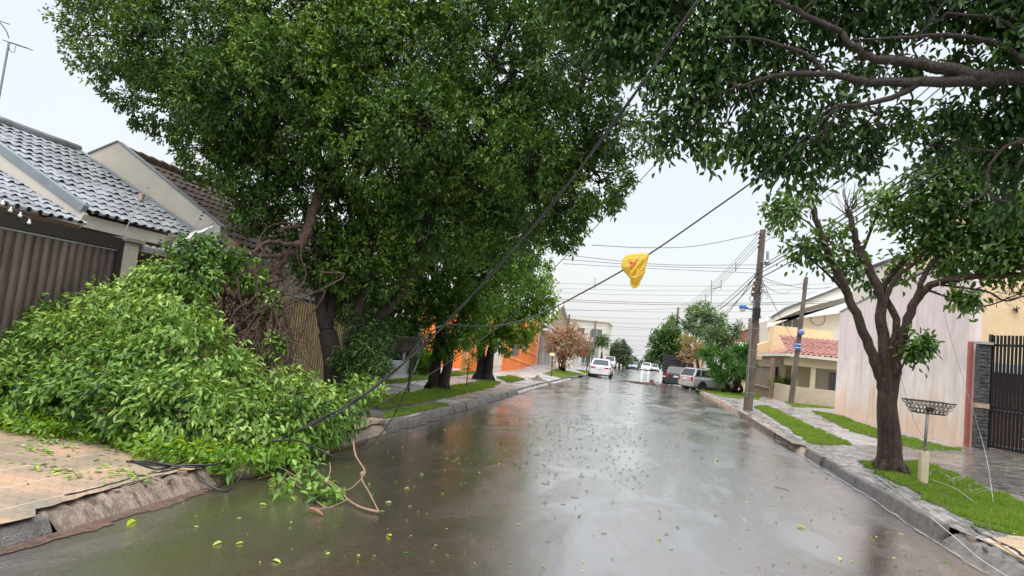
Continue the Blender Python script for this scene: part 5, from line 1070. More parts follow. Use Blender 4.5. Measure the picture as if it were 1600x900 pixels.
# ================================================================ POLES, LAMPS, WIRES
def pole(name, base, top, r0, r1, label, m=m_pole, group=None, cat='utility pole'):
    t = thing(name, base, label, cat, group); mb = MB(); a, b = np.array(base, float), np.array(top, float); d = unit(b - a)
    vs = []
    for p, r in ((a - d * .2, r0), (b, r1)):
        for i, j in ((-1, -.8), (1, -.8), (1, .8), (-1, .8)): vs.append(p + np.array([i * r, j * r, 0]))
    mb.add(vs, [(3, 2, 1, 0), (4, 5, 6, 7), (0, 1, 5, 4), (1, 2, 6, 5), (2, 3, 7, 6), (3, 0, 4, 7)]); mb.build('shaft', m, t, bevel=.015); return t
pb = np.array([4.0, 25.7, .1]); pt = AY(1192, 359, 25.7)
PM = pole('utility_pole', pb, pt, .155, .10, 'tall dark utility pole with blue street lamp and side insulators on the right kerb')
def onp(f): return pb + (pt - pb) * f
INS = []
for k, (px, py) in enumerate([(1189, 365), (1188, 371.5), (1187, 379), (1186, 386)]):
    c = AY(px, py, 25.6); INS.append(c - np.array([.06, 0, 0])); mb = MB(); mb.lathe(c + np.array([-.02, -.02, -.055]), [(.02, 0), (.055, .01), (.03, .035), (.03, .06), (.055, .085), (.02, .11)], 10); mb.build('insulator', m_cerb, PM, smooth=True)
mb = MB(); mb.bar(AY(1190, 361, 25.62), AY(1185, 391, 25.62), .04, .04); mb.build('insulator_rack', m_galv, PM)
c = AY(1199, 410, 25.6); mb = MB(); mb.lathe(c + (0, 0, -.12), [(.05, 0), (.11, .03), (.12, .12), (.07, .2), (.035, .22)], 12); mb.tube([c + (.0, 0, .1), c + (-.02, 0, .42)], .05, 8); mb.bar(c + (-.25, 0, .02), c, .04, .04); mb.build('siren_fitting', m_galv, PM)
c = onp(.655); 
for k, (dx, dz, w_) in enumerate([(-.16, .28, .10), (.12, .2, .12), (-.18, .05, .09), (.1, .02, .1), (-.2, -.15, .08)]):
    mb = MB(); mb.box(c + np.array([dx, -.15, dz]), (w_, .12, .13)); mb.tube(spline([c + np.array([dx, -.2, dz]), c + np.array([dx * 1.6, -.28, dz - .2]), c + np.array([dx * .5, -.2, dz - .35])], 5), .012, 5); mb.build('cable_clamp', m_galv if k % 2 else m_cerb, PM)
mb = MB(); r_ = np.random.default_rng(2)
for k in range(9):
    a = c + np.array([r_.uniform(-.2, .2), -.15, r_.uniform(-.3, .4)]); b = a + np.array([r_.uniform(-.3, .3), r_.uniform(-.2, 0), r_.uniform(-.6, -.1)]); mb.tube(spline([a, (a + b) / 2 + np.array([r_.normal() * .12, -.05, -.1]), b], 5), .010, 5)
mb.build('jumper_wires', m_greyw, PM)
c = onp(.53); mb = MB(); mb.box(c + np.array([.0, -.16, .05]), (.26, .16, .34)); mb.box(c + np.array([0, -.19, -.12]), (.30, .2, .06)); mb.build('junction_box', m_iron, PM)
mb = MB(); 
for f in (.1, .24, .33, .45, .6): q = onp(f); rr = .155 - .055 * f; mb.box(q, (2 * rr + .02, 1.6 * rr + .02, .025))
mb.build('strap', m_galv, PM)
mb = MB(); q = onp(.16); mb.tube([q + np.array([-.1, -.13, -.6]), q + np.array([-.1, -.13, 2.2])], .018, 6); mb.build('conduit', m_galv, PM)
def street_lamp(name, root, head, label):
    t = thing(name, root, label, 'street lamp'); d = head - root; mb = MB(); mb.bar(root + np.array([0, 0, -.35]), root + np.array([0, 0, .35]), .05, .06); mb.build('bracket', m_galv, t)
    mb = MB(); mb.tube([root, root + d * .45], .03, 8); mb.build('arm', m_blue, t)
    a = root + d * .40; e = head; u = unit(e - a); L_ = np.linalg.norm(e - a); mb = MB(); prof = [(0, .035), (.15, .06), (.45, .12), (.8, .13), (1., .06)]
    vs = []; nseg = 10; sx = unit(np.cross(u, [0, 0, 1]))
    for f, r in prof:
        for j in range(nseg): q = 2 * math.pi * j / nseg; vs.append(a + u * L_ * f + sx * math.cos(q) * r + np.array([0, 0, max(-.35, math.sin(q)) * r]))
    n = len(prof); mb.add(vs, [(i * nseg + j, i * nseg + (j + 1) % nseg, (i + 1) * nseg + (j + 1) % nseg, (i + 1) * nseg + j) for i in range(n - 1) for j in range(nseg)] + [tuple(range(nseg)), tuple((n - 1) * nseg + j for j in range(nseg))]); mb.build('housing', m_blue, t, smooth=True)
    mb = MB(); q = a + u * L_ * .68 - np.array([0, 0, .03]); mb.lathe(q + np.array([0, 0, -.12]), [(.02, 0), (.09, .03), (.12, .1)], 12); mb.build('lens', m_lens, t, smooth=True)
street_lamp('street_lamp', AY(1178, 484, 25.55), AY(1156, 480, 25.3), 'blue street lamp head reaching left over the road from the near utility pole')
pb2 = np.array([7.92, 37.0, -.0]); pt2 = AY(1260, 433, 37)
P2 = pole('utility_pole', pb2, pt2, .13, .09, 'leaning darker utility pole carrying the blue street name signs by the red tiled house')
for k in range(4): c = AY(1257.5 - k * .6, 438 + k * 4.2, 36.9); mb = MB(); mb.lathe(c + np.array([-.03, 0, -.06]), [(.02, 0), (.06, .02), (.03, .06), (.06, .1), (.02, .12)], 8); mb.build('insulator', m_cerb, P2)
c = AY(1252, 519, 36.8); mb = MB(); mb.lathe(c + np.array([0, 0, -.16]), [(.06, 0), (.16, .06), (.17, .2), (.1, .3), (.03, .33)], 12); mb.build('lamp_head', mat('blue_grey_lamp', (.14, .2, .36), .35, .2, 8), P2, smooth=True)
# street name plates: blue plates with a white band of worn lettering
t = thing('street_name_sign', AY(1246, 540, 36.8), 'pair of small blue street name plates fixed to the leaning pole', 'sign')
for (x0, x1, y0, y1) in [(1240, 1251, 535.5, 539.6), (1240, 1252, 540.6, 545)]:
    A, B_ = AY(x0, y1, 36.78), AY(x1, y0, 36.78); mb = MB(); mb.bb(A[0], B_[0], 36.76, 36.79, A[2], A[2] + .17); o = mb.build('plate', m_blue, t)
    mb = MB(); z = A[2] + .085; xx = A[0] + .05
    for w_ in (.05, .03, .06, .04, .05): mb.bb(xx, xx + w_, 36.752, 36.759, z - .02, z + .025); xx += w_ + .018
    mb.build('worn_lettering', m_white, o)
# distant poles
DP = [((1060, 600), (1060, 480), 66, 'right behind the dark tree'), ((1128, 600), (1130, 500), 78, 'thin pole just left of the yucca'), ((1170, 600), (1172, 497), 60, 'pole standing between the yucca and the near utility pole'), ((1192, 590), (1193.5, 521), 90, 'short far pole seen right of the near utility pole'),
      ((884, 560), (890, 491), 64, 'dark pole rising behind the rusty tree'), ((925, 566), (931, 501), 76, 'tall far pole rising from the cream gabled house'), ((921, 566), (924, 515), 82, 'shorter far pole beside the tall one at the cream gabled house'), ((1108, 590), (1110, 497), 100, 'far pole with crossarms on the right side of the street')]
for k, (b, a, Y, lb) in enumerate(DP):
    q = AY(*b, Y); q[2] = RZ(Y) + .1; tp = AY(*a, Y); q[0] = tp[0] - (.0 if k < 4 else .05); q0 = np.array([q[0], Y, q[2]])
    t = pole('utility_pole', q0, tp, .13, .09, 'distant utility pole, ' + lb if not lb[:4] in ('dark', 'tall') else 'distant ' + lb, m_polef)
    for z in (.25, .55, .85): mb = MB(); mb.lathe(tp + np.array([-.13, 0, -z]), [(.02, 0), (.05, .03), (.02, .1)], 6); mb.build('insulator', m_cerb, t)
def wire(name, pts, r, label=None, group=None, m=m_black, n=8, cat='cable', sag=None, sides=6):
    if sag is not None:
        a, b = np.array(pts[0], float), np.array(pts[-1], float); ts = np.linspace(0, 1, 15); P = a + (b - a) * ts[:, None]; P[:, 2] -= sag * 4 * ts * (1 - ts)
    else: P = spline(pts, n)
    mb = MB(); mb.tube(P, r, sides); mid = P[0]; o = mb.build(name, m, base=mid, smooth=True); tag(o, label, cat, group); return o
GW = 'power lines along the right side of the street'
# from near pole back over the camera, and ahead to the next poles
back = [(5.2, -6, 7.6), (5.2, -6, 7.35), (5.2, -6, 7.1), (5.2, -6, 6.85)]
far = AY(1060, 482, 66)
for k in range(4):
    wire('power_line', [INS[k], back[k]], .011, ['uppermost', 'second', 'third', 'fourth'][k] + ' bare power line running from the near pole top towards the viewer', GW, m_greyw, sag=.25)
    wire('power_line', [INS[k], far + np.array([-.1, 0, -.25 * k])], .010, ['uppermost', 'second', 'third', 'fourth'][k] + ' bare power line running from the near pole top down the street', GW, m_greyw, sag=.5)
for k, (a, b, c_, d_) in enumerate([((1186, 422), (5.0, -6, 6.4), (1060, 500), .4), ((1185, 428), (4.9, -6, 6.2), (1060, 505), .5), ((1184, 436), (4.8, -6, 6.0), (1060, 512), .7), ((1190, 415), (5.1, -6, 6.6), (1110, 500), .4)]):
    p = AY(*a, 25.55)
    wire('telephone_cable', [p, b], .015 if k % 2 else .02, 'black telephone cable leaving the near pole towards the viewer, ' + ['highest', 'second', 'lowest and thickest', 'beside the fitting'][k], 'telephone cables at the near pole', m_black, sag=.35)
    wire('telephone_cable', [p, AY(*c_, 66)], .02 if k % 2 else .014, 'telephone cable sagging from the near pole away down the street, ' + ['highest', 'second', 'lowest', 'from the fitting'][k], 'telephone cables at the near pole', m_black, sag=d_ + .4)
for k, (a, b) in enumerate([((1188, 432), (1300, 448)), ((1190, 436), (1262, 560)), ((1189, 440), (1235, 455)), ((1184, 434), (1258, 440))]):
    wire('service_cable', [AY(*a, 25.5), AY(*b, 37 if k < 3 else 36.9)], .012, 'thin service cable from the near pole to right hand houses, ' + ['uppermost', 'steepest', 'short', 'to the leaning pole'][k], 'service cables on the right', m_greyw, sag=.25)
wire('cross_cable', [AY(925, 383, 22), AY(1010, 387, 23.5), AY(1090, 384, 25), AY(1186, 365, 25.6)], .013, 'upper cable crossing from the near pole to the left tree', 'cables crossing the street', m_greyw)
cw = [(382 + 16, 408 + 4, 22.5, .010), (403, 415, 22.7, .010), (408, 419, 22.9, .009)]
for k, (a, b, Y, r) in enumerate(cw): wire('cross_cable', [AY(880, a + (2 * k), Y), AY(1030, b + 1, Y + 1.5), AY(1186, b + 2 + 3 * k, 25.6)], r, 'near cable crossing to the pole just under the first one, ' + ['upper', 'middle', 'lower'][k] + ' of three', 'cables crossing the street', m_greyw)
FC = [(438, 442, 52), (446, 449, 52), (453, 456, 53), (461, 467, 40), (464, 470, 40), (478, 484, 60), (489, 495, 62), (497, 503, 64), (508, 512, 70), (518, 523, 76), (525, 531, 80), (534, 538, 86), (541, 546, 92), (550, 553, 98), (482, 474, 58), (500, 512, 58)]
for k, (a, b, Y) in enumerate(FC):
    p, q = AY(840, a, Y), AY(1215 if k < 5 else 1150, b, Y); d = unit(q - p)
    wire('cross_cable', [p - d * 3, q + d * 4], .016 if k in (3, 4) else .009 + Y * .00006, 'thin wire crossing high over the road ahead, number %s from the top' % ['one', 'two', 'three', 'four', 'five', 'six', 'seven', 'eight', 'nine', 'ten', 'eleven', 'twelve', 'thirteen', 'fourteen', 'fifteen', 'sixteen'][k] if k < 14 else 'slanting thin wire crossing the far street, ' + ('rising' if k == 14 else 'falling') + ' to the right', 'cables crossing the street', m_greyw, sag=.35, sides=4)
for k, (px, y0, y1, Y) in enumerate([(1150, 410, 424, 40), (1112, 437, 470, 52), (1127, 437, 452, 52), (1103, 460, 470, 52), (930, 434, 451, 52)]):
    mb = MB(); mb.tube([AY(px, y0, Y), AY(px - .5, y1, Y)], .025, 5)
    if k == 1: mb.tube([AY(1112, 452, Y), AY(1127, 448, Y)], .03, 5)
    o = mb.build('line_spacer', m_greyw, base=AY(px, y0, Y)); tag(o, 'small upright spacer rod between the overhead wires, ' + ['nearest to the utility pole', 'longest one, with a bracket', 'right of the long one', 'lowest one left of the long one', 'alone above the rusty tree'][k], 'wire spacer')
# ---- fallen cables
def cab(l): return [G(p[0], p[1], p[2][0]) if isinstance(p[2], tuple) else AY(*p) for p in l]
A_ = cab([(1150, -90, 5.6), (1090, 0, 6.0), (1000, 135, 6.4), (870, 310, 7.0), (770, 425, 7.6), (690, 512, 8.0), (640, 560, 8.0), (560, 622, 7.7), (500, 655, 7.3), (430, 690, 6.9), (350, 722, (.22,)), (280, 728, (.18,)), (205, 720, (.16,))])
t = thing('fallen_cable', A_[4], 'thick twisted pair of black cables slanting from top centre down across the fallen leaves', 'cable')
sp = spline(A_, 14); T_ = np.gradient(sp, axis=0); T_ /= np.linalg.norm(T_, axis=1)[:, None]; u_ = unit(np.cross(T_, [0.3, 1, 0])); v_ = np.cross(T_, u_)
for k in range(2):
    ph = np.linspace(0, 46, len(sp)) + k * math.pi; q = sp + (u_ * np.cos(ph)[:, None] + v_ * np.sin(ph)[:, None]) * .010; mb = MB(); mb.tube(q, .0095, 6); mb.build('strand', m_black, t, smooth=True)
wire('fallen_cable', cab([(1560, -130, 6.4), (1440, 50, 7.2), (1310, 165, 7.9), (1200, 265, 8.5), (1100, 338, 8.9), (1016, 396, 9.0), (965, 427, 9.0), (905, 460, 9.0), (850, 488, 8.9), (790, 507, 8.8), (740, 510, 8.6), (695, 508, 8.2), (660, 530, 8.1), (620, 578, 8.0), (545, 635, 7.7), (480, 672, 7.3), (400, 700, 6.8)]), .011, 'long drooping cable that carries the yellow bag and joins the twisted pair', m=m_black, n=12)
wire('fallen_cable', cab([(1290, -60, 9.0), (1230, 10, 9.2), (1130, 135, 9.5), (1030, 250, 9.8), (940, 345, 10), (860, 425, 10), (800, 492, 9.9), (735, 543, 9.6), (660, 592, 9.3), (580, 637, 8.8), (520, 662, 8.2), (470, 690, 7.5)]), .0065, 'thinnest fallen wire crossing behind the twisted pair from tree to leaves', m=m_black, n=10)
wire('fallen_cable', cab([(668, 525, 8.0), (655, 560, 8.0), (640, 596, 7.9), (615, 650, (.5,)), (590, 685, (.35,)), (565, 708, (.25,)), (548, 717, (.2,)), (520, 712, (.25,)), (490, 698, (.32,)), (460, 688, (.4,)), (420, 690, (.4,))]), .010, 'loose black cable hanging in a low loop over the road by the torn branch', m=m_black, n=10)
wire('fallen_cable', cab([(306, 728, (.15,)), (308, 742, (.12,)), (322, 756, (.06,)), (345, 766, (.02,)), (358, 765, (.02,)), (372, 750, (.08,)), (382, 738, (.14,)), (395, 715, (.25,))]), .010, 'short black cable loop lying over the kerb below the fallen leaves', m=m_black, n=8)
wire('fallen_cable', cab([(198, 721, (.15,)), (215, 724, (.15,)), (235, 731, (.15,)), (248, 733, (.15,)), (265, 729, (.16,)), (285, 722, (.18,))]), .012, 'black cable end lying on the patterned pavement in front of the leaves', m=m_black, n=6)
# thin pale wires on the right
wire('loose_wire', cab([(1468, 440, 12.2), (1478, 500, 12.3), (1495, 560, 12.5), (1520, 640, 12.6), (1535, 690, 12.6), (1545, 735, 12.0), (1552, 785, (.16,))]), .004, 'pale loose wire hanging down in front of the gate pillar to the lawn', m=m_whitew, cat='wire')
wire('loose_wire', cab([(1398, 555, 12.9), (1405, 580, 12.9), (1418, 625, 13), (1432, 665, 13.2), (1447, 690, 13.5), (1457, 706, 14)]), .004, 'very thin pale wire hanging behind the right waste basket', m=m_whitew, cat='wire')
wire('loose_wire', cab([(1368, 742, (.16,)), (1385, 756, (.16,)), (1412, 774, (.16,)), (1450, 805, (.16,)), (1490, 838, (.16,)), (1530, 872, (.16,)), (1580, 905, (.16,)), (1640, 950, (.16,))]), .005, 'white wire lying along the right pavement from tree foot to corner', m=m_whitew, cat='wire')
mb = MB(); r_ = np.random.default_rng(5); cx = GS(1500, 762)
for k in range(5):
    c = GS(1480 + 14 * k, 752 + 6 * k); rr = r_.uniform(.1, .3); a0 = r_.uniform(0, 6); q = [c + np.array([rr * math.cos(a0 + s), rr * .7 * math.sin(a0 + s), .05 + .10 * math.sin(s * 1.3 + k) ** 2]) for s in np.linspace(0, r_.uniform(3, 6), 10)]; mb.tube(spline(q, 3), .0022, 4)
mb.tube(spline([GS(1450, 748, .05), GS(1490, 762, .1), GS(1530, 790, .03), GS(1536, 787, .03)], 6), .004, 4)
o = mb.build('wire_tangle', m_whitew, base=cx); tag(o, 'loose tangle of pale wire on the lawn beside the right waste basket', 'wire')
# ---- yellow carrier bag on the cable
def bagmat():
    m = bpy.data.materials.new('yellow_thin_plastic'); m.use_nodes = True; nt = m.node_tree; n = nt.nodes; l = nt.links; b = n['Principled BSDF']
    b.inputs['Base Color'].default_value = (.86, .66, .10, 1); b.inputs['Roughness'].default_value = .35
    tr = n.new('ShaderNodeBsdfTranslucent'); tr.inputs[0].default_value = (.92, .70, .10, 1); mx = n.new('ShaderNodeMixShader'); mx.inputs[0].default_value = .45
    l.new(b.outputs[0], mx.inputs[1]); l.new(tr.outputs[0], mx.inputs[2]); l.new(mx.outputs[0], n['Material Output'].inputs[0])
    tc = n.new('ShaderNodeTexCoord'); nz = n.new('ShaderNodeTexNoise'); nz.inputs['Scale'].default_value = 9; nz.inputs['Detail'].default_value = 2; mp = n.new('ShaderNodeMapping'); mp.inputs['Scale'].default_value = (1, 1, .3); mp.inputs['Rotation'].default_value = (0, -.7, 0); l.new(tc.outputs['Object'], mp.inputs[0]); l.new(mp.outputs[0], nz.inputs['Vector'])
    bp = n.new('ShaderNodeBump'); bp.inputs['Strength'].default_value = .3; bp.inputs['Distance'].default_value = .006; l.new(nz.outputs[0], bp.inputs['Height']); l.new(bp.outputs[0], b.inputs['Normal']); return m
mbag = bagmat()
out = [(1014.5, 396), (1013, 404), (1009, 416), (1008, 426), (1003, 436), (998, 443), (994, 447.5), (989, 446.5), (986.5, 440), (984, 435), (978, 428), (971.5, 421), (970.5, 414), (973, 404), (980, 398), (992, 396), (1006, 395)]
cen = np.array([992, 415]); V = []; Fb = []
t = thing('carrier_bag', AY(992, 415, 9.0), 'crumpled yellow plastic carrier bag with a red print, hooked on the drooping cable', 'plastic bag')
rings = 9; no = 68
oo = np.array(out + [out[0]], float); seg = np.linspace(0, len(out), no, endpoint=False); ol = np.array([oo[int(s)] + (oo[int(s) + 1] - oo[int(s)]) * (s % 1) for s in seg])
mb = MB()
for side in (-1, 1):
    V = []
    for k in range(rings + 1):
        f = k / rings
        for j, p in enumerate(ol):
            q = cen + (p - cen) * f; dd = (1 - f ** 2.2) * .11 + .016 * (f * (1 - f)) * 4 * math.sin(j * 5 * 2 * math.pi / no); V.append(AY(q[0], q[1], 9.0 + side * dd * (1 if side < 0 else .8)))
    mb.add(V, [(k * no + j, k * no + (j + 1) % no, (k + 1) * no + (j + 1) % no, (k + 1) * no + j) for k in range(rings) for j in range(no)])
mb.build('film', mbag, t, smooth=True)
# folds that stand off the film, hanging handle loop, print
for pl, r in (([(1007, 400), (998, 412), (988, 424), (983, 431)], .018), ([(1010, 408), (1004, 418), (996, 428), (989, 434)], .016), ([(985, 431), (992, 434), (999, 430), (1005, 424)], .014), ([(975, 404), (985, 400), (998, 399), (1010, 398)], .010)):
    mb = MB(); sp = spline([AY(a, b, 8.885) for a, b in pl], 6); mb.tube(sp, r * np.sin(np.linspace(.35, math.pi - .35, len(sp))), 8); mb.build('fold', mbag, t, smooth=True)
mb = MB(); sp = spline([AY(a, b, 8.97) for a, b in [(986, 438), (987, 445), (991, 449), (996, 446), (999, 440)]], 6); mb.tube(sp, .017, 8); mb.build('handle', mbag, t, smooth=True)
mred = mat('red_print', (.75, .12, .05), .4, .2, 20)
mb = MB(); r_ = np.random.default_rng(1)
for a, b, s in [(985, 411, 3.2), (989, 412, 3.4), (992, 409, 3.0), (988, 415, 2.6), (994, 407, 1.4), (983, 416, 1.3)]:
    c = AY(a, b, 8.872); s_ = s * .009; an = np.sort(r_.uniform(0, 6.28, 8)); mb.prism([c + np.array([math.cos(q) * s_ * r_.uniform(.7, 1), 0, math.sin(q) * s_ * r_.uniform(.7, 1)]) for q in an], (0, .012, 0))
mb.build('red_print', mred, t)
mb = MB()
for a, b, s in [(996, 404, 1.0), (1000, 402, 1.1), (979, 418, .8), (986, 418.5, .9), (1003, 400, .7)]:
    c = AY(a, b, 8.878); s_ = s * .009; mb.prism([c + np.array([math.cos(q) * s_, 0, math.sin(q) * s_]) for q in np.linspace(0, 6.28, 7)[:-1]], (0, .012, 0))
mb.build('dark_print', m_mud, t)
# ================================================================ WASTE BASKETS
t = thing('waste_basket', GS(1441, 755), 'open white and black wire mesh waste basket on a post with cream base, right lawn', 'waste basket', None)
c = GS(1441, 755); z0 = c[2]; topc = AY(1450, 634, c[1]); lean = topc - c
mb = MB(); p1 = c + lean * .42
vs = []
mb.box(c + lean * .21 + np.array([0, 0, -.02]), (.125, .125, .56 * .98)); mb.build('base_block', m_post, t, bevel=.01)
mb = MB(); mb.tube([c + lean * .40, c + lean * .95], .024, 10); mb.build('post', m_galv, t, smooth=True)
mb = MB(); bw, bd, tw_, td_, zb_, zt_ = .21, .14, .33, .22, z0 + 1.16, z0 + 1.36; cx_, cy_ = topc[0], topc[1]
def ring(wd, dp, z, r): mb.tube([(cx_ - wd, cy_ - dp, z), (cx_ + wd, cy_ - dp, z), (cx_ + wd, cy_ + dp, z), (cx_ - wd, cy_ + dp, z), (cx_ - wd, cy_ - dp, z)], r, 6)
ring(bw, bd, zb_, .008); ring(tw_, td_, zt_, .010)
for k in range(8):
    a = k / 8 * 2 - 1; mb.tube([(cx_ + a * bw, cy_ - bd, zb_), (cx_ + a * bw, cy_ + bd, zb_)], .004, 4)
mb.build('frame', m_iron, t)
mb = MB()
for row in range(3):
    f = (row + .5) / 3; wd = bw + (tw_ - bw) * f; dp = bd + (td_ - bd) * f; z = zb_ + (zt_ - zb_) * f; rr = .034
    for (ax, n_) in (('f', 8 + row), ('b', 8 + row), ('l', 5), ('r', 5)):
        for k in range(n_):
            a = (k + .5 + (.25 if row % 2 else 0)) / n_ * 2 - 1
            if abs(a) > 1: continue
            if ax in 'fb': s = -1 if ax == 'f' else 1; o_ = np.array([cx_ + a * wd, cy_ + s * dp, z]); e1 = np.array([1, 0, 0]); e2 = unit(np.array([0, s * (td_ - bd), zt_ - zb_]))
            else: s = -1 if ax == 'l' else 1; o_ = np.array([cx_ + s * wd, cy_ + a * dp, z]); e1 = np.array([0, 1, 0]); e2 = unit(np.array([s * (tw_ - bw), 0, zt_ - zb_]))
            mb.tube([o_ + (e1 * math.cos(q) * 1.15 + e2 * math.sin(q)) * rr for q in np.linspace(0, 2 * math.pi, 11)], .0042, 4, cap=False)
mb.build('mesh_rings', m_iron, t)
mb = MB(); mb.box(topc + np.array([.02, -.02, -.06]), (.09, .09, .08)); mb.build('clamp', m_mint, t)
t = thing('waste_basket', GS(638, 613), 'dark ribbed metal waste basket on a slim post on the left grass verge', 'waste basket')
c = GS(638, 613); tp = AY(644, 552, c[1]); mb = MB(); mb.tube([c, tp], .035, 10); mb.build('post', m_mint, t)
mb = MB(); cx_, cy_ = AY(634, 525, c[1])[:2]; zt_ = AY(634, 527, c[1])[2]; zb_ = tp[2]
for k in range(14):
    a = k / 13 * 2 - 1
    for s in (-1, 1):
        pts = [(cx_ + .14 * a, cy_, zb_), (cx_ + .30 * a, cy_ + s * .16, zb_ + .12), (cx_ + .42 * a, cy_ + s * .24, zb_ + .26), (cx_ + .48 * a, cy_ + s * .25, zt_)]; mb.tube(spline(pts, 4), .014, 5)
mb.tube([(cx_ - .5, cy_ - .26, zt_), (cx_ + .5, cy_ - .26, zt_), (cx_ + .5, cy_ + .26, zt_), (cx_ - .5, cy_ + .26, zt_), (cx_ - .5, cy_ - .26, zt_)], .02, 6)
mb.build('ribs', mat('rusty_rib', (.10, .075, .06), .5, .4, 9), t)
# mushroom garden light
c = GS(862, 588); t = thing('garden_light', c, 'small mushroom shaped garden light at the rusty tree', 'garden light'); mb = MB(); tp = AY(863, 556, c[1]); mb.tube([c, tp], .035, 8); mb.build('post', m_mint, t)
mb = MB(); mb.lathe(tp, [(.05, -.02), (.17, 0), (.16, .07), (.08, .14), (.02, .16)], 14); mb.build('cap', mat('yellowed_cap', (.8, .62, .28), .5, .1, 9), t, smooth=True)
# ================================================================ VEHICLES
def wheel(t, x, y, r, w_=.19):
    mb = MB(); n = 20; prof = [(.62 * r, -w_ / 2), (.92 * r, -w_ / 2), (r, -w_ * .35), (r, w_ * .35), (.92 * r, w_ / 2), (.62 * r, w_ / 2)]; vs = []
    for rr, q in prof:
        for j in range(n): a = 2 * math.pi * j / n; vs.append((x + rr * math.cos(a), y + q, r + rr * math.sin(a)))
    k = len(prof); mb.add(vs, [(i * n + j, i * n + (j + 1) % n, ((i + 1) % k) * n + (j + 1) % n, ((i + 1) % k) * n + j) for i in range(k) for j in range(n)]); wt = mb.build('wheel', m_tyre, t, local=True, smooth=True)
    mb = MB(); s = 1 if y > 0 else -1; yo = y + s * (w_ / 2 - .02); vs = []
    for rr, q in ((.62 * r, 0), (.56 * r, -.03 * s), (.15 * r, .005 * s)):
        for j in range(n): a = 2 * math.pi * j / n; vs.append((x + rr * math.cos(a), yo + q, r + rr * math.sin(a)))
    mb.add(vs, [(i * n + j, i * n + (j + 1) % n, (i + 1) * n + (j + 1) % n, (i + 1) * n + j) for i in range(2) for j in range(n)] + [tuple(2 * n + j for j in range(n))]); mb.build('rim', m_rim, wt, local=True)
def car(name, loc, rz, label, paint, L_=4.4, W=1.75, H=1.46, kind='sedan', headlights=False, cat='car', plate=True, rack=False):
    """local frame: +x is forward, rear at -L/2"""
    t = thing(name, loc, label, cat, None, rz); h = L_ / 2; hw = W / 2; belt = H * .62; zb = .20
    if kind == 'sedan': st = [(-h, .36, belt * .93, .80), (-h + .10, .24, belt * 1.02, .93), (-h + .8, zb, belt * 1.04, 1.), (0, zb, belt, 1.), (h - 1.1, zb, belt * .97, .99), (h - .3, zb + .02, belt * .80, .93), (h, .34, belt * .62, .78)]
    else: st = [(-h, .38, belt * .95, .86), (-h + .08, .26, belt * 1.0, .95), (-h + .6, zb, belt * 1.0, 1.), (0, zb, belt, 1.), (h - .95, zb, belt * .98, .99), (h - .2, zb + .02, belt * .83, .93), (h, .34, belt * .68, .80)]
    mb = MB(); vs = []
    for x, z0, z1, k in st:
        w_ = hw * k; cs = [(w_ * .86, z0), (w_ * .98, z0 + .10), (w_, z0 + (z1 - z0) * .45), (w_ * .985, z0 + (z1 - z0) * .8), (w_ * .92, z1), (w_ * .5, z1 + .03)]
        for y, z in cs: vs.append((x, y, z))
        for y, z in reversed(cs): vs.append((x, -y, z))
    n = 12; k = len(st); mb.add(vs, [(i * n + j, i * n + (j + 1) % n, (i + 1) * n + (j + 1) % n, (i + 1) * n + j) for i in range(k - 1) for j in range(n)] + [tuple(range(n)), tuple((k - 1) * n + j for j in range(n))]); mb.build('body', paint, t, local=True, bevel=.02, smooth=False)
    if kind == 'sedan': B0, B1, T0, T1 = -h + .62, h - 1.15, -h + 1.35, h - 2.0
    elif kind == 'suv': B0, B1, T0, T1 = -h + .08, h - 1.0, -h + .35, h - 1.75
    else: B0, B1, T0, T1 = -h + .06, h - .95, -h + .38, h - 1.6
    bz = belt; wb = hw * .94; wt_ = hw * .74; tz = H - .03
    def cp(x, s, f): # corner at fraction f from belt to roof
        return None
    Bc = [(B0, wb * .96), (B0 + .15, wb), (B1 - .15, wb), (B1, wb * .9)]
    mb = MB(); low = [(B0, -wb * .95, bz), (B0, wb * .95, bz), (B1, wb * .9, bz), (B1, -wb * .9, bz)]; top = [(T0, -wt_, tz), (T0, wt_, tz), (T1, wt_ * .97, tz), (T1, -wt_ * .97, tz)]
    mb.add(low + top, [(0, 1, 2, 3), (7, 6, 5, 4), (0, 4, 5, 1), (1, 5, 6, 2), (2, 6, 7, 3), (3, 7, 4, 0)]); cab_ = mb.build('cabin', paint, t, local=True, bevel=.05)
    mb = MB(); mb.bb(T0 + .05, T1 - .05, -wt_ + .06, wt_ - .06, tz, tz + .028); mb.build('roof', paint, t, local=True, bevel=.015)
    L4 = [np.array(q, float) for q in low]; T4 = [np.array(q, float) for q in top]
    def panel(nm, a, b, c_, d, f0, f1, g0, g1, m=m_glass, off=.012):
        """quad a-b (belt) c-d (roof); f fractions along, g fractions up"""
        def pt(f, g): lo = a + (b - a) * f; hi = d + (c_ - d) * f; return lo + (hi - lo) * g
        P = [pt(f0, g0), pt(f1, g0), pt(f1, g1), pt(f0, g1)]; nn = unit(np.cross(P[1] - P[0], P[3] - P[0])); ctr = np.array([0, 0, H * .7]); 
        if np.dot(nn, P[0] - ctr) < 0: nn = -nn
        mb = MB(); mb.prism([p - nn * .01 for p in P], nn * (off + .01)); return mb.build(nm, m, t, local=True)
    panel('rear_window', L4[0], L4[1], T4[1], T4[0], .08, .92, .10, .90); panel('windscreen', L4[3], L4[2], T4[2], T4[3], .06, .94, .06, .92)
    cuts = [(.10, .46), (.50, .90)] if kind == 'sedan' else [(.05, .20), (.24, .54), (.57, .90)]
    for s in ((1, 2, 2, 1), (0, 3, 3, 0)):
        for f0, f1 in cuts: panel('side_window', L4[s[0]], L4[s[1]], T4[s[2]], T4[s[3]], f0, f1, .12, .86)
    wr = .31
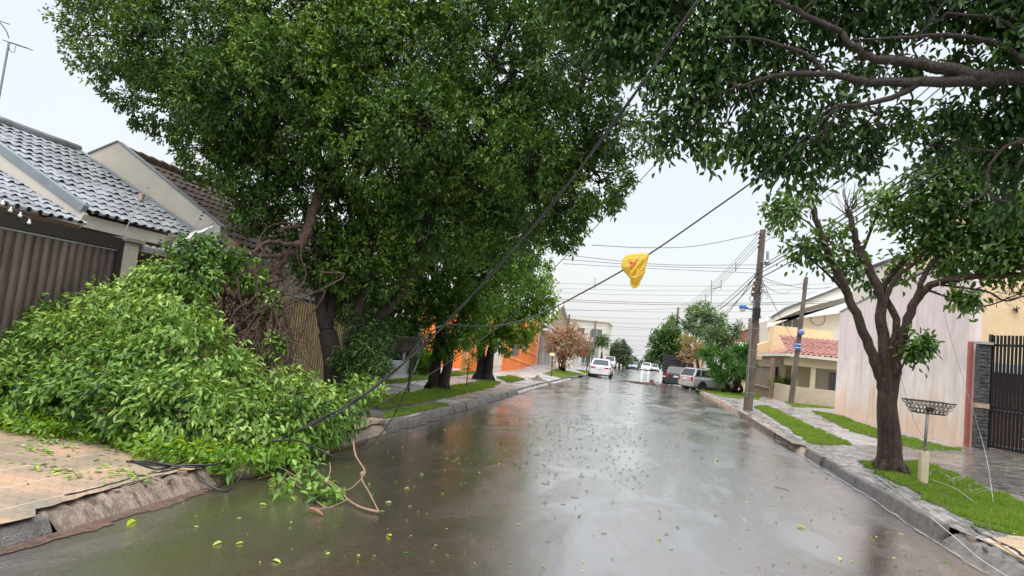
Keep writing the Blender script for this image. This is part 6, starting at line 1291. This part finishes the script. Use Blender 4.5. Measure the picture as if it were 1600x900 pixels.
    for x in (-h + .78, h - .85):
        for s in (-1, 1):
            mb = MB(); a = [(x + (wr + .06) * math.cos(q), s * (hw + .004), wr + (wr + .06) * math.sin(q)) for q in np.linspace(-.25, math.pi + .25, 14)]; mb.prism(a, (0, -s * .25, 0)); mb.build('wheel_arch', m_bumper, t, local=True); wheel(t, x, s * (hw - .075), wr)
    for nm, x, z in (('rear_bumper', -h - .02, .42), ('front_bumper', h + .0, .42)):
        mb = MB(); sg = -1 if x < 0 else 1; mb.prism([(x - sg * .28, -hw * .95, z - .16), (x, -hw * .74, z - .16), (x, hw * .74, z - .16), (x - sg * .28, hw * .95, z - .16)], (0, 0, .26)); mb.build(nm, m_bumper if kind == 'hatch' and 'silver' not in label else paint, t, local=True, bevel=.03)
    zl = belt * .82
    for s in (-1, 1):
        if kind == 'sedan': mb = MB(); mb.prism([(-h - .012, s * hw * .78, zl - .05), (-h - .012, s * hw * .38, zl), (-h - .012, s * hw * .38, zl + .07), (-h - .012, s * hw * .78, zl + .11)], (.12, 0, 0)); mb.bb(-h + .02, -h + .28, s * (hw * .86), s * (hw * .955), zl - .03, zl + .1)
        else: mb = MB(); mb.bb(-h - .012, -h + .12, s * hw * .66, s * hw * .86, zl - .14, zl + .14)
        mb.build('tail_light', m_red, t, local=True, bevel=.01)
        mb = MB(); mb.bb(h - .22, h + .008, s * hw * .44, s * hw * .74, belt * .5, belt * .5 + .16); hl = mb.build('headlight', m_headon if headlights else m_lamp, t, local=True, bevel=.02)
        mb = MB(); mb.box((B1 - .45, s * (hw + .07), belt + .06), (.12, .16, .11)); mb.build('wing_mirror', paint if kind == 'sedan' else m_bumper, t, local=True, bevel=.02)
    if plate: mb = MB(); mb.bb(-h - .035, -h - .015, -.2, .2, (zl - .07) if kind != 'sedan' else .60, (zl + .06) if kind != 'sedan' else .73); mb.build('number_plate', m_plate, t, local=True)
    mb = MB()
    for s in (-1, 1):
        for x in (-.15, .95): mb.bb(x - .1, x + .08, s * (hw - .0), s * (hw + .012), belt * .86, belt * .89)
    mb.build('door_handle', m_bumper, t, local=True)
    if kind == 'sedan': mb = MB(); mb.tube([(T0 + .15, 0, H), (T0 - .1, 0, H + .32)], .008, 5); mb.build('antenna', m_bumper, t, local=True)
    if rack: mb = MB(); [mb.tube([(T0 + .1, s * wt_ * .9, H + .05), (T1 - .1, s * wt_ * .9, H + .05)], .02, 6) for s in (-1, 1)]; mb.build('roof_rack', m_bumper, t, local=True)
    mb = MB(); mb.bb(-h + .25, h - .25, -hw * .8, hw * .8, .16, .26); mb.build('underbody', m_bumper, t, local=True)
    return t
m_headon = bpy.data.materials.new('lit_headlight'); m_headon.use_nodes = True; b_ = m_headon.node_tree.nodes['Principled BSDF']; b_.inputs['Emission Color'].default_value = (1, .97, .85, 1); b_.inputs['Emission Strength'].default_value = 6
N90 = R(90)
def rz_at(x, y): return (x, y, float(RZ(y)) + .03)
car('sedan_car', rz_at(-3.27, 51.5 + 2.2), N90 + .0, 'white sedan with red tail lights driving away along the left kerb', m_car_white, 4.45, 1.78, 1.46, 'sedan')
hx = AY(1078, 608, 43.5)
car('hatchback_car', (4.25, 44.6, float(RZ(44)) + .05), R(38), 'old silver hatchback parked askew by the yucca', m_car_silver, 3.7, 1.58, 1.46, 'hatch')
car('hatchback_car', rz_at(2.75, 51.4), N90 - .12, 'dark blue hatchback parked between the silver car and the truck', m_car_dark, 3.9, 1.66, 1.50, 'hatch', rack=True)
car('suv_car', rz_at(-4.55, 93), -N90, 'silver grey utility car facing the viewer in front of the far dark tree', m_car_silver, 4.4, 1.78, 1.66, 'suv')
car('parked_car', rz_at(-1.6, 116), -N90, 'blue grey car half hidden by the crest of the road', m_car_blue, 4.3, 1.75, 1.5, 'sedan')
car('oncoming_car', rz_at(.75, 112), -N90 - .1, 'white oncoming car with its headlights lit at the crest', m_car_white, 4.3, 1.75, 1.48, 'sedan', headlights=True)
car('parked_car', rz_at(2.1, 119), -N90, 'pale distant car just right of the oncoming car', m_car_silver, 4.2, 1.7, 1.48, 'hatch')
# truck with stake bed
tl = (2.9, 59.5, float(RZ(59)) + .03); t = thing('stake_truck', tl, 'dark truck with slatted load bed parked under the dense tree', 'truck', None, N90 - .03)
m_tr = mat('dark_truck_paint', (.03, .028, .032), .4, .3, 5)
mb = MB(); mb.bb(-3.2, 2.9, -.45, .45, .65, .85); mb.build('chassis', m_bumper, t, local=True)
mb = MB(); mb.bb(-3.2, 1.0, -1.15, 1.15, .95, 1.10); mb.build('bed', m_tr, t, local=True)
mb = MB()
for s in (-1, 1):
    for z in (1.25, 1.5, 1.75, 2.0, 2.25): mb.bb(-3.2, 1.0, s * 1.12, s * 1.15, z, z + .15)
    for x in (-3.15, -1.8, -.4, .95): mb.bb(x - .04, x + .04, s * 1.085, s * 1.12, 1.1, 2.45)
for z in (1.25, 1.5, 1.75, 2.0, 2.25): mb.bb(-3.23, -3.2, -1.1, 1.1, z, z + .15)
for y in (-1.1, -.4, .4, 1.1): mb.bb(-3.26, -3.23, y - .04, y + .04, 1.1, 2.45)
mb.build('stake_sides', m_tr, t, local=True)
mb = MB(); mb.prism([(1.15, -1.0, .6), (2.95, -1.0, .6), (2.95, -1.0, 1.5), (2.6, -1.0, 2.35), (1.15, -1.0, 2.4)], (0, 2.0, 0)); mb.build('cab', m_tr, t, local=True, bevel=.06)
mb = MB(); mb.bb(1.135, 1.15, -.7, .7, 1.7, 2.15); mb.build('rear_window', m_glass, t, local=True)
for s in (-1, 1): mb = MB(); mb.prism([(1.5, s * 1.0, 1.55), (2.6, s * 1.0, 1.55), (2.4, s * 1.0, 2.15), (1.5, s * 1.0, 2.15)], (0, s * .015, 0)); mb.build('side_window', m_glass, t, local=True)
for x in (-2.2, 2.2):
    for s in (-1, 1): wheel(t, x, s * .92, .42, .28)
for s in (-1, 1):
    mb = MB(); mb.bb(-3.3, -3.2, s * .75, s * 1.05, .72, .86); mb.build('tail_light', m_red, t, local=True)
    mb = MB(); mb.bb(-2.62, -2.58, s * .78, s * 1.06, .2, .75); mb.build('mudflap', m_bumper, t, local=True)
    mb = MB(); mb.bb(2.4, 2.5, s * 1.15, s * 1.3, 1.6, 2.0); mb.bb(2.43, 2.47, s * 1.0, s * 1.15, 1.75, 1.8); mb.build('wing_mirror', m_bumper, t, local=True)
mb = MB(); mb.bb(-3.32, -3.25, -1.1, 1.1, .5, .62); mb.build('rear_bar', m_plate, t, local=True)
# brushwood and red crate by the truck
c = G(1010, 602, -.25); mb = MB(); r_ = np.random.default_rng(4)
for k in range(40): a = c + np.array([r_.normal() * 1.0, r_.normal() * .5, .03 + r_.random() * .12]); d = np.array([r_.normal() * .5, r_.normal() * .3, r_.normal() * .05]); mb.tube([a - d, a + d], .02, 4)
tag(mb.build('brushwood', m_barkb, base=c), 'low strip of broken brushwood lying on the road beside the truck', 'brushwood')
c = AY(1018, 599, 50.5); c[2] = float(RZ(50.5)) + .02; mb = MB(); mb.box(c + np.array([0, 0, .13]), (.34, .28, .24)); mb.box(c + np.array([0, 0, .26]), (.38, .32, .03)); tag(mb.build('crate', mat('brick_red', (.20, .06, .04), .6, .3, 8), base=c, bevel=.02), 'small red brown crate at the roadside beside the brushwood', 'crate')
# ================================================================ STORM LITTER
r_ = np.random.default_rng(21)
def road_leaf(px, py, label, m, s=.10, name='fallen_leaf', cat='leaf', z=.045, curl=.2, rot=None):
    c = G(px, py, z); a = r_.uniform(0, 6.28) if rot is None else rot; c = c.copy(); c[2] = z
    V, F, ti = leaves(np.array([c]), np.array([[math.cos(a), math.sin(a), .12]]), np.array([[0, 0, 1.]]), np.array([s]), np.array([s * .42]), np.array([.9]), .3, curl); o = npmesh(name, V, F, m, None, ti, base=c); tag(o, label, cat); return o
def road_z(x): return .03 * (1 - ((x - (KL + KR) / 2) / 3.84) ** 2)
for px, py, s, lb, m in [(213, 813, .13, 'large yellow leaf on the wet road below the left pavement', m_ivy), (236, 782, .12, 'narrow yellow leaf in the gutter below the broken kerb', m_ivy), (348, 847, .09, 'small green leaf at the lower left of the road', m_pile), (405, 788, .07, 'pale tiny leaf left of the torn branch', m_pile), (381, 848, .06, 'tiny yellow leaf right of the small green one', m_ivy), (425, 875, .08, 'green leaf near the bottom edge of the road', m_pile), (612, 838, .07, 'lone yellow green leaf right of the torn branch', m_ivy), (420, 760, .06, 'white backed leaf by the left end of the torn branch', m_ivy), (1244, 822, .10, 'small leafy green sprig on the road near the right kerb', m_pile), (1122, 718, .16, 'green leaf pair on the road ahead of the right tree', m_pile), (1028, 843, .08, 'small green yellow leaf in mid road', m_ivy), (1315, 872, .10, 'upright dark green leaf near the lower right kerb', m_pile)]:
    p = G(px, py, .03); road_leaf(px, py, lb, m, s, z=road_z(p[0]) + .008)
p = G(492, 803, .02); mb = MB(); V = []; sp = spline([p + np.array([-.10, .02, .015]), p + np.array([-.04, 0, .04]), p + np.array([.03, -.01, .03]), p + np.array([.10, -.03, .015])], 6)
mb.tube(sp, .017 * np.sin(np.linspace(.2, math.pi - .2, len(sp))), 8); tag(mb.build('dry_leaf', mat('dry_brown_leaf', (.26, .11, .06), .5, .4, 20, .5), base=p, smooth=True), 'curled dry reddish brown leaf on the road below the torn branch', 'leaf')
# countless bits of leaf and twig
def litter(n, m, xr, yr, size, seed, name='leaf_litter', zf=None, pw=1.0, asp=.42, lift=.006):
    r = np.random.default_rng(seed); y = yr[0] + (yr[1] - yr[0]) * r.random(n) ** pw; x = r.uniform(*xr, n); nclu = n // 6
    idx = r.integers(0, nclu, n); x = np.where(r.random(n) < .55, x[idx] + r.normal(size=n) * .22, x); y = np.where(r.random(n) < .55, y[idx] + r.normal(size=n) * .35, y)
    x = np.clip(x, *xr); z = (RZ(y) + road_z(x) + lift) if zf is None else zf(x, y) + lift
    a = r.uniform(0, 6.28, n); s = r.uniform(*size, n) ; V, F, ti = leaves(np.stack([x, y, z], -1), np.stack([np.cos(a), np.sin(a), .05 + 0 * a], -1), np.tile([0, 0, 1.], (n, 1)) + r.normal(size=(n, 3)) * .2, s, s * asp, r.random(n), .2, .1)
    o = npmesh(name, V, F, m, None, ti); o['kind'] = 'stuff'; return o
litter(520, m_pile, (KL + .1, 3.3), (4.5, 30), (.02, .07), 1, pw=1.3); litter(300, m_rust, (KL + .1, 3.3), (4.5, 34), (.015, .05), 2, pw=1.3)
litter(600, m_ficus, (-2.6, .2), (8.5, 17), (.02, .07), 3); litter(170, m_ivy, (KL + .2, 3.2), (4.2, 16), (.02, .05), 5)
litter(260, m_pile, (-8.0, -4.45), (4.8, 7.5), (.03, .09), 6, zf=SW, lift=.02); litter(150, m_pile, (3.8, 8.5), (8, 20), (.02, .06), 7, zf=SW, lift=.03)
r_ = np.random.default_rng(30); mb = MB()
for k in range(95):
    y = 5 + 26 * r_.random() ** 1.3; x = r_.uniform(-3.6, 3.2); a = r_.uniform(0, 3.14); l_ = .012 + .07 * r_.random() ** 2.5 * (1 + y / 25); z = float(RZ(y)) + road_z(x) + .003
    mb.tube([(x - l_ * math.cos(a), y - l_ * math.sin(a), z), (x + r_.normal() * .004, y + .004 * r_.normal(), z + .003), (x + l_ * math.cos(a), y + l_ * math.sin(a), z)], .0016 + y * .00014, 4)
tag(mb.build('twig_litter', m_barkb), kind='stuff')
for px, py, lb in [(55, 700, 'leafy sprig at the left on the patterned pavement'), (88, 735, 'larger leafy twig across the middle of the patterned pavement'), (200, 741, 'pair of green leaves near the broken kerb'), (75, 690, 'flat green sprig close to the fallen heap')]:
    c = GS(px, py, .02); t = thing('leafy_twig', c, lb, 'twig'); mb = MB(); d = np.array([.32, -.1, 0]) * r_.uniform(.7, 1.2); sp = limb(mb, c - d * .5, c + d, .006, .003, .1, px, 3, 5); mb.build('stem', m_barkb, t)
    n = 16; q = sp[r_.integers(0, len(sp), n)] + r_.normal(size=(n, 3)) * np.array([.06, .05, .004]); q[:, 2] = c[2] + .012; V, F, ti = leaves(q, np.stack([r_.normal(size=n), r_.normal(size=n), 0 * q[:, 0] + .05], -1), np.tile([0, 0, 1.], (n, 1)), np.full(n, .085), np.full(n, .035), r_.uniform(.3, 1, n), .2, .15); npmesh('leaves', V, F, m_pile, t, ti)
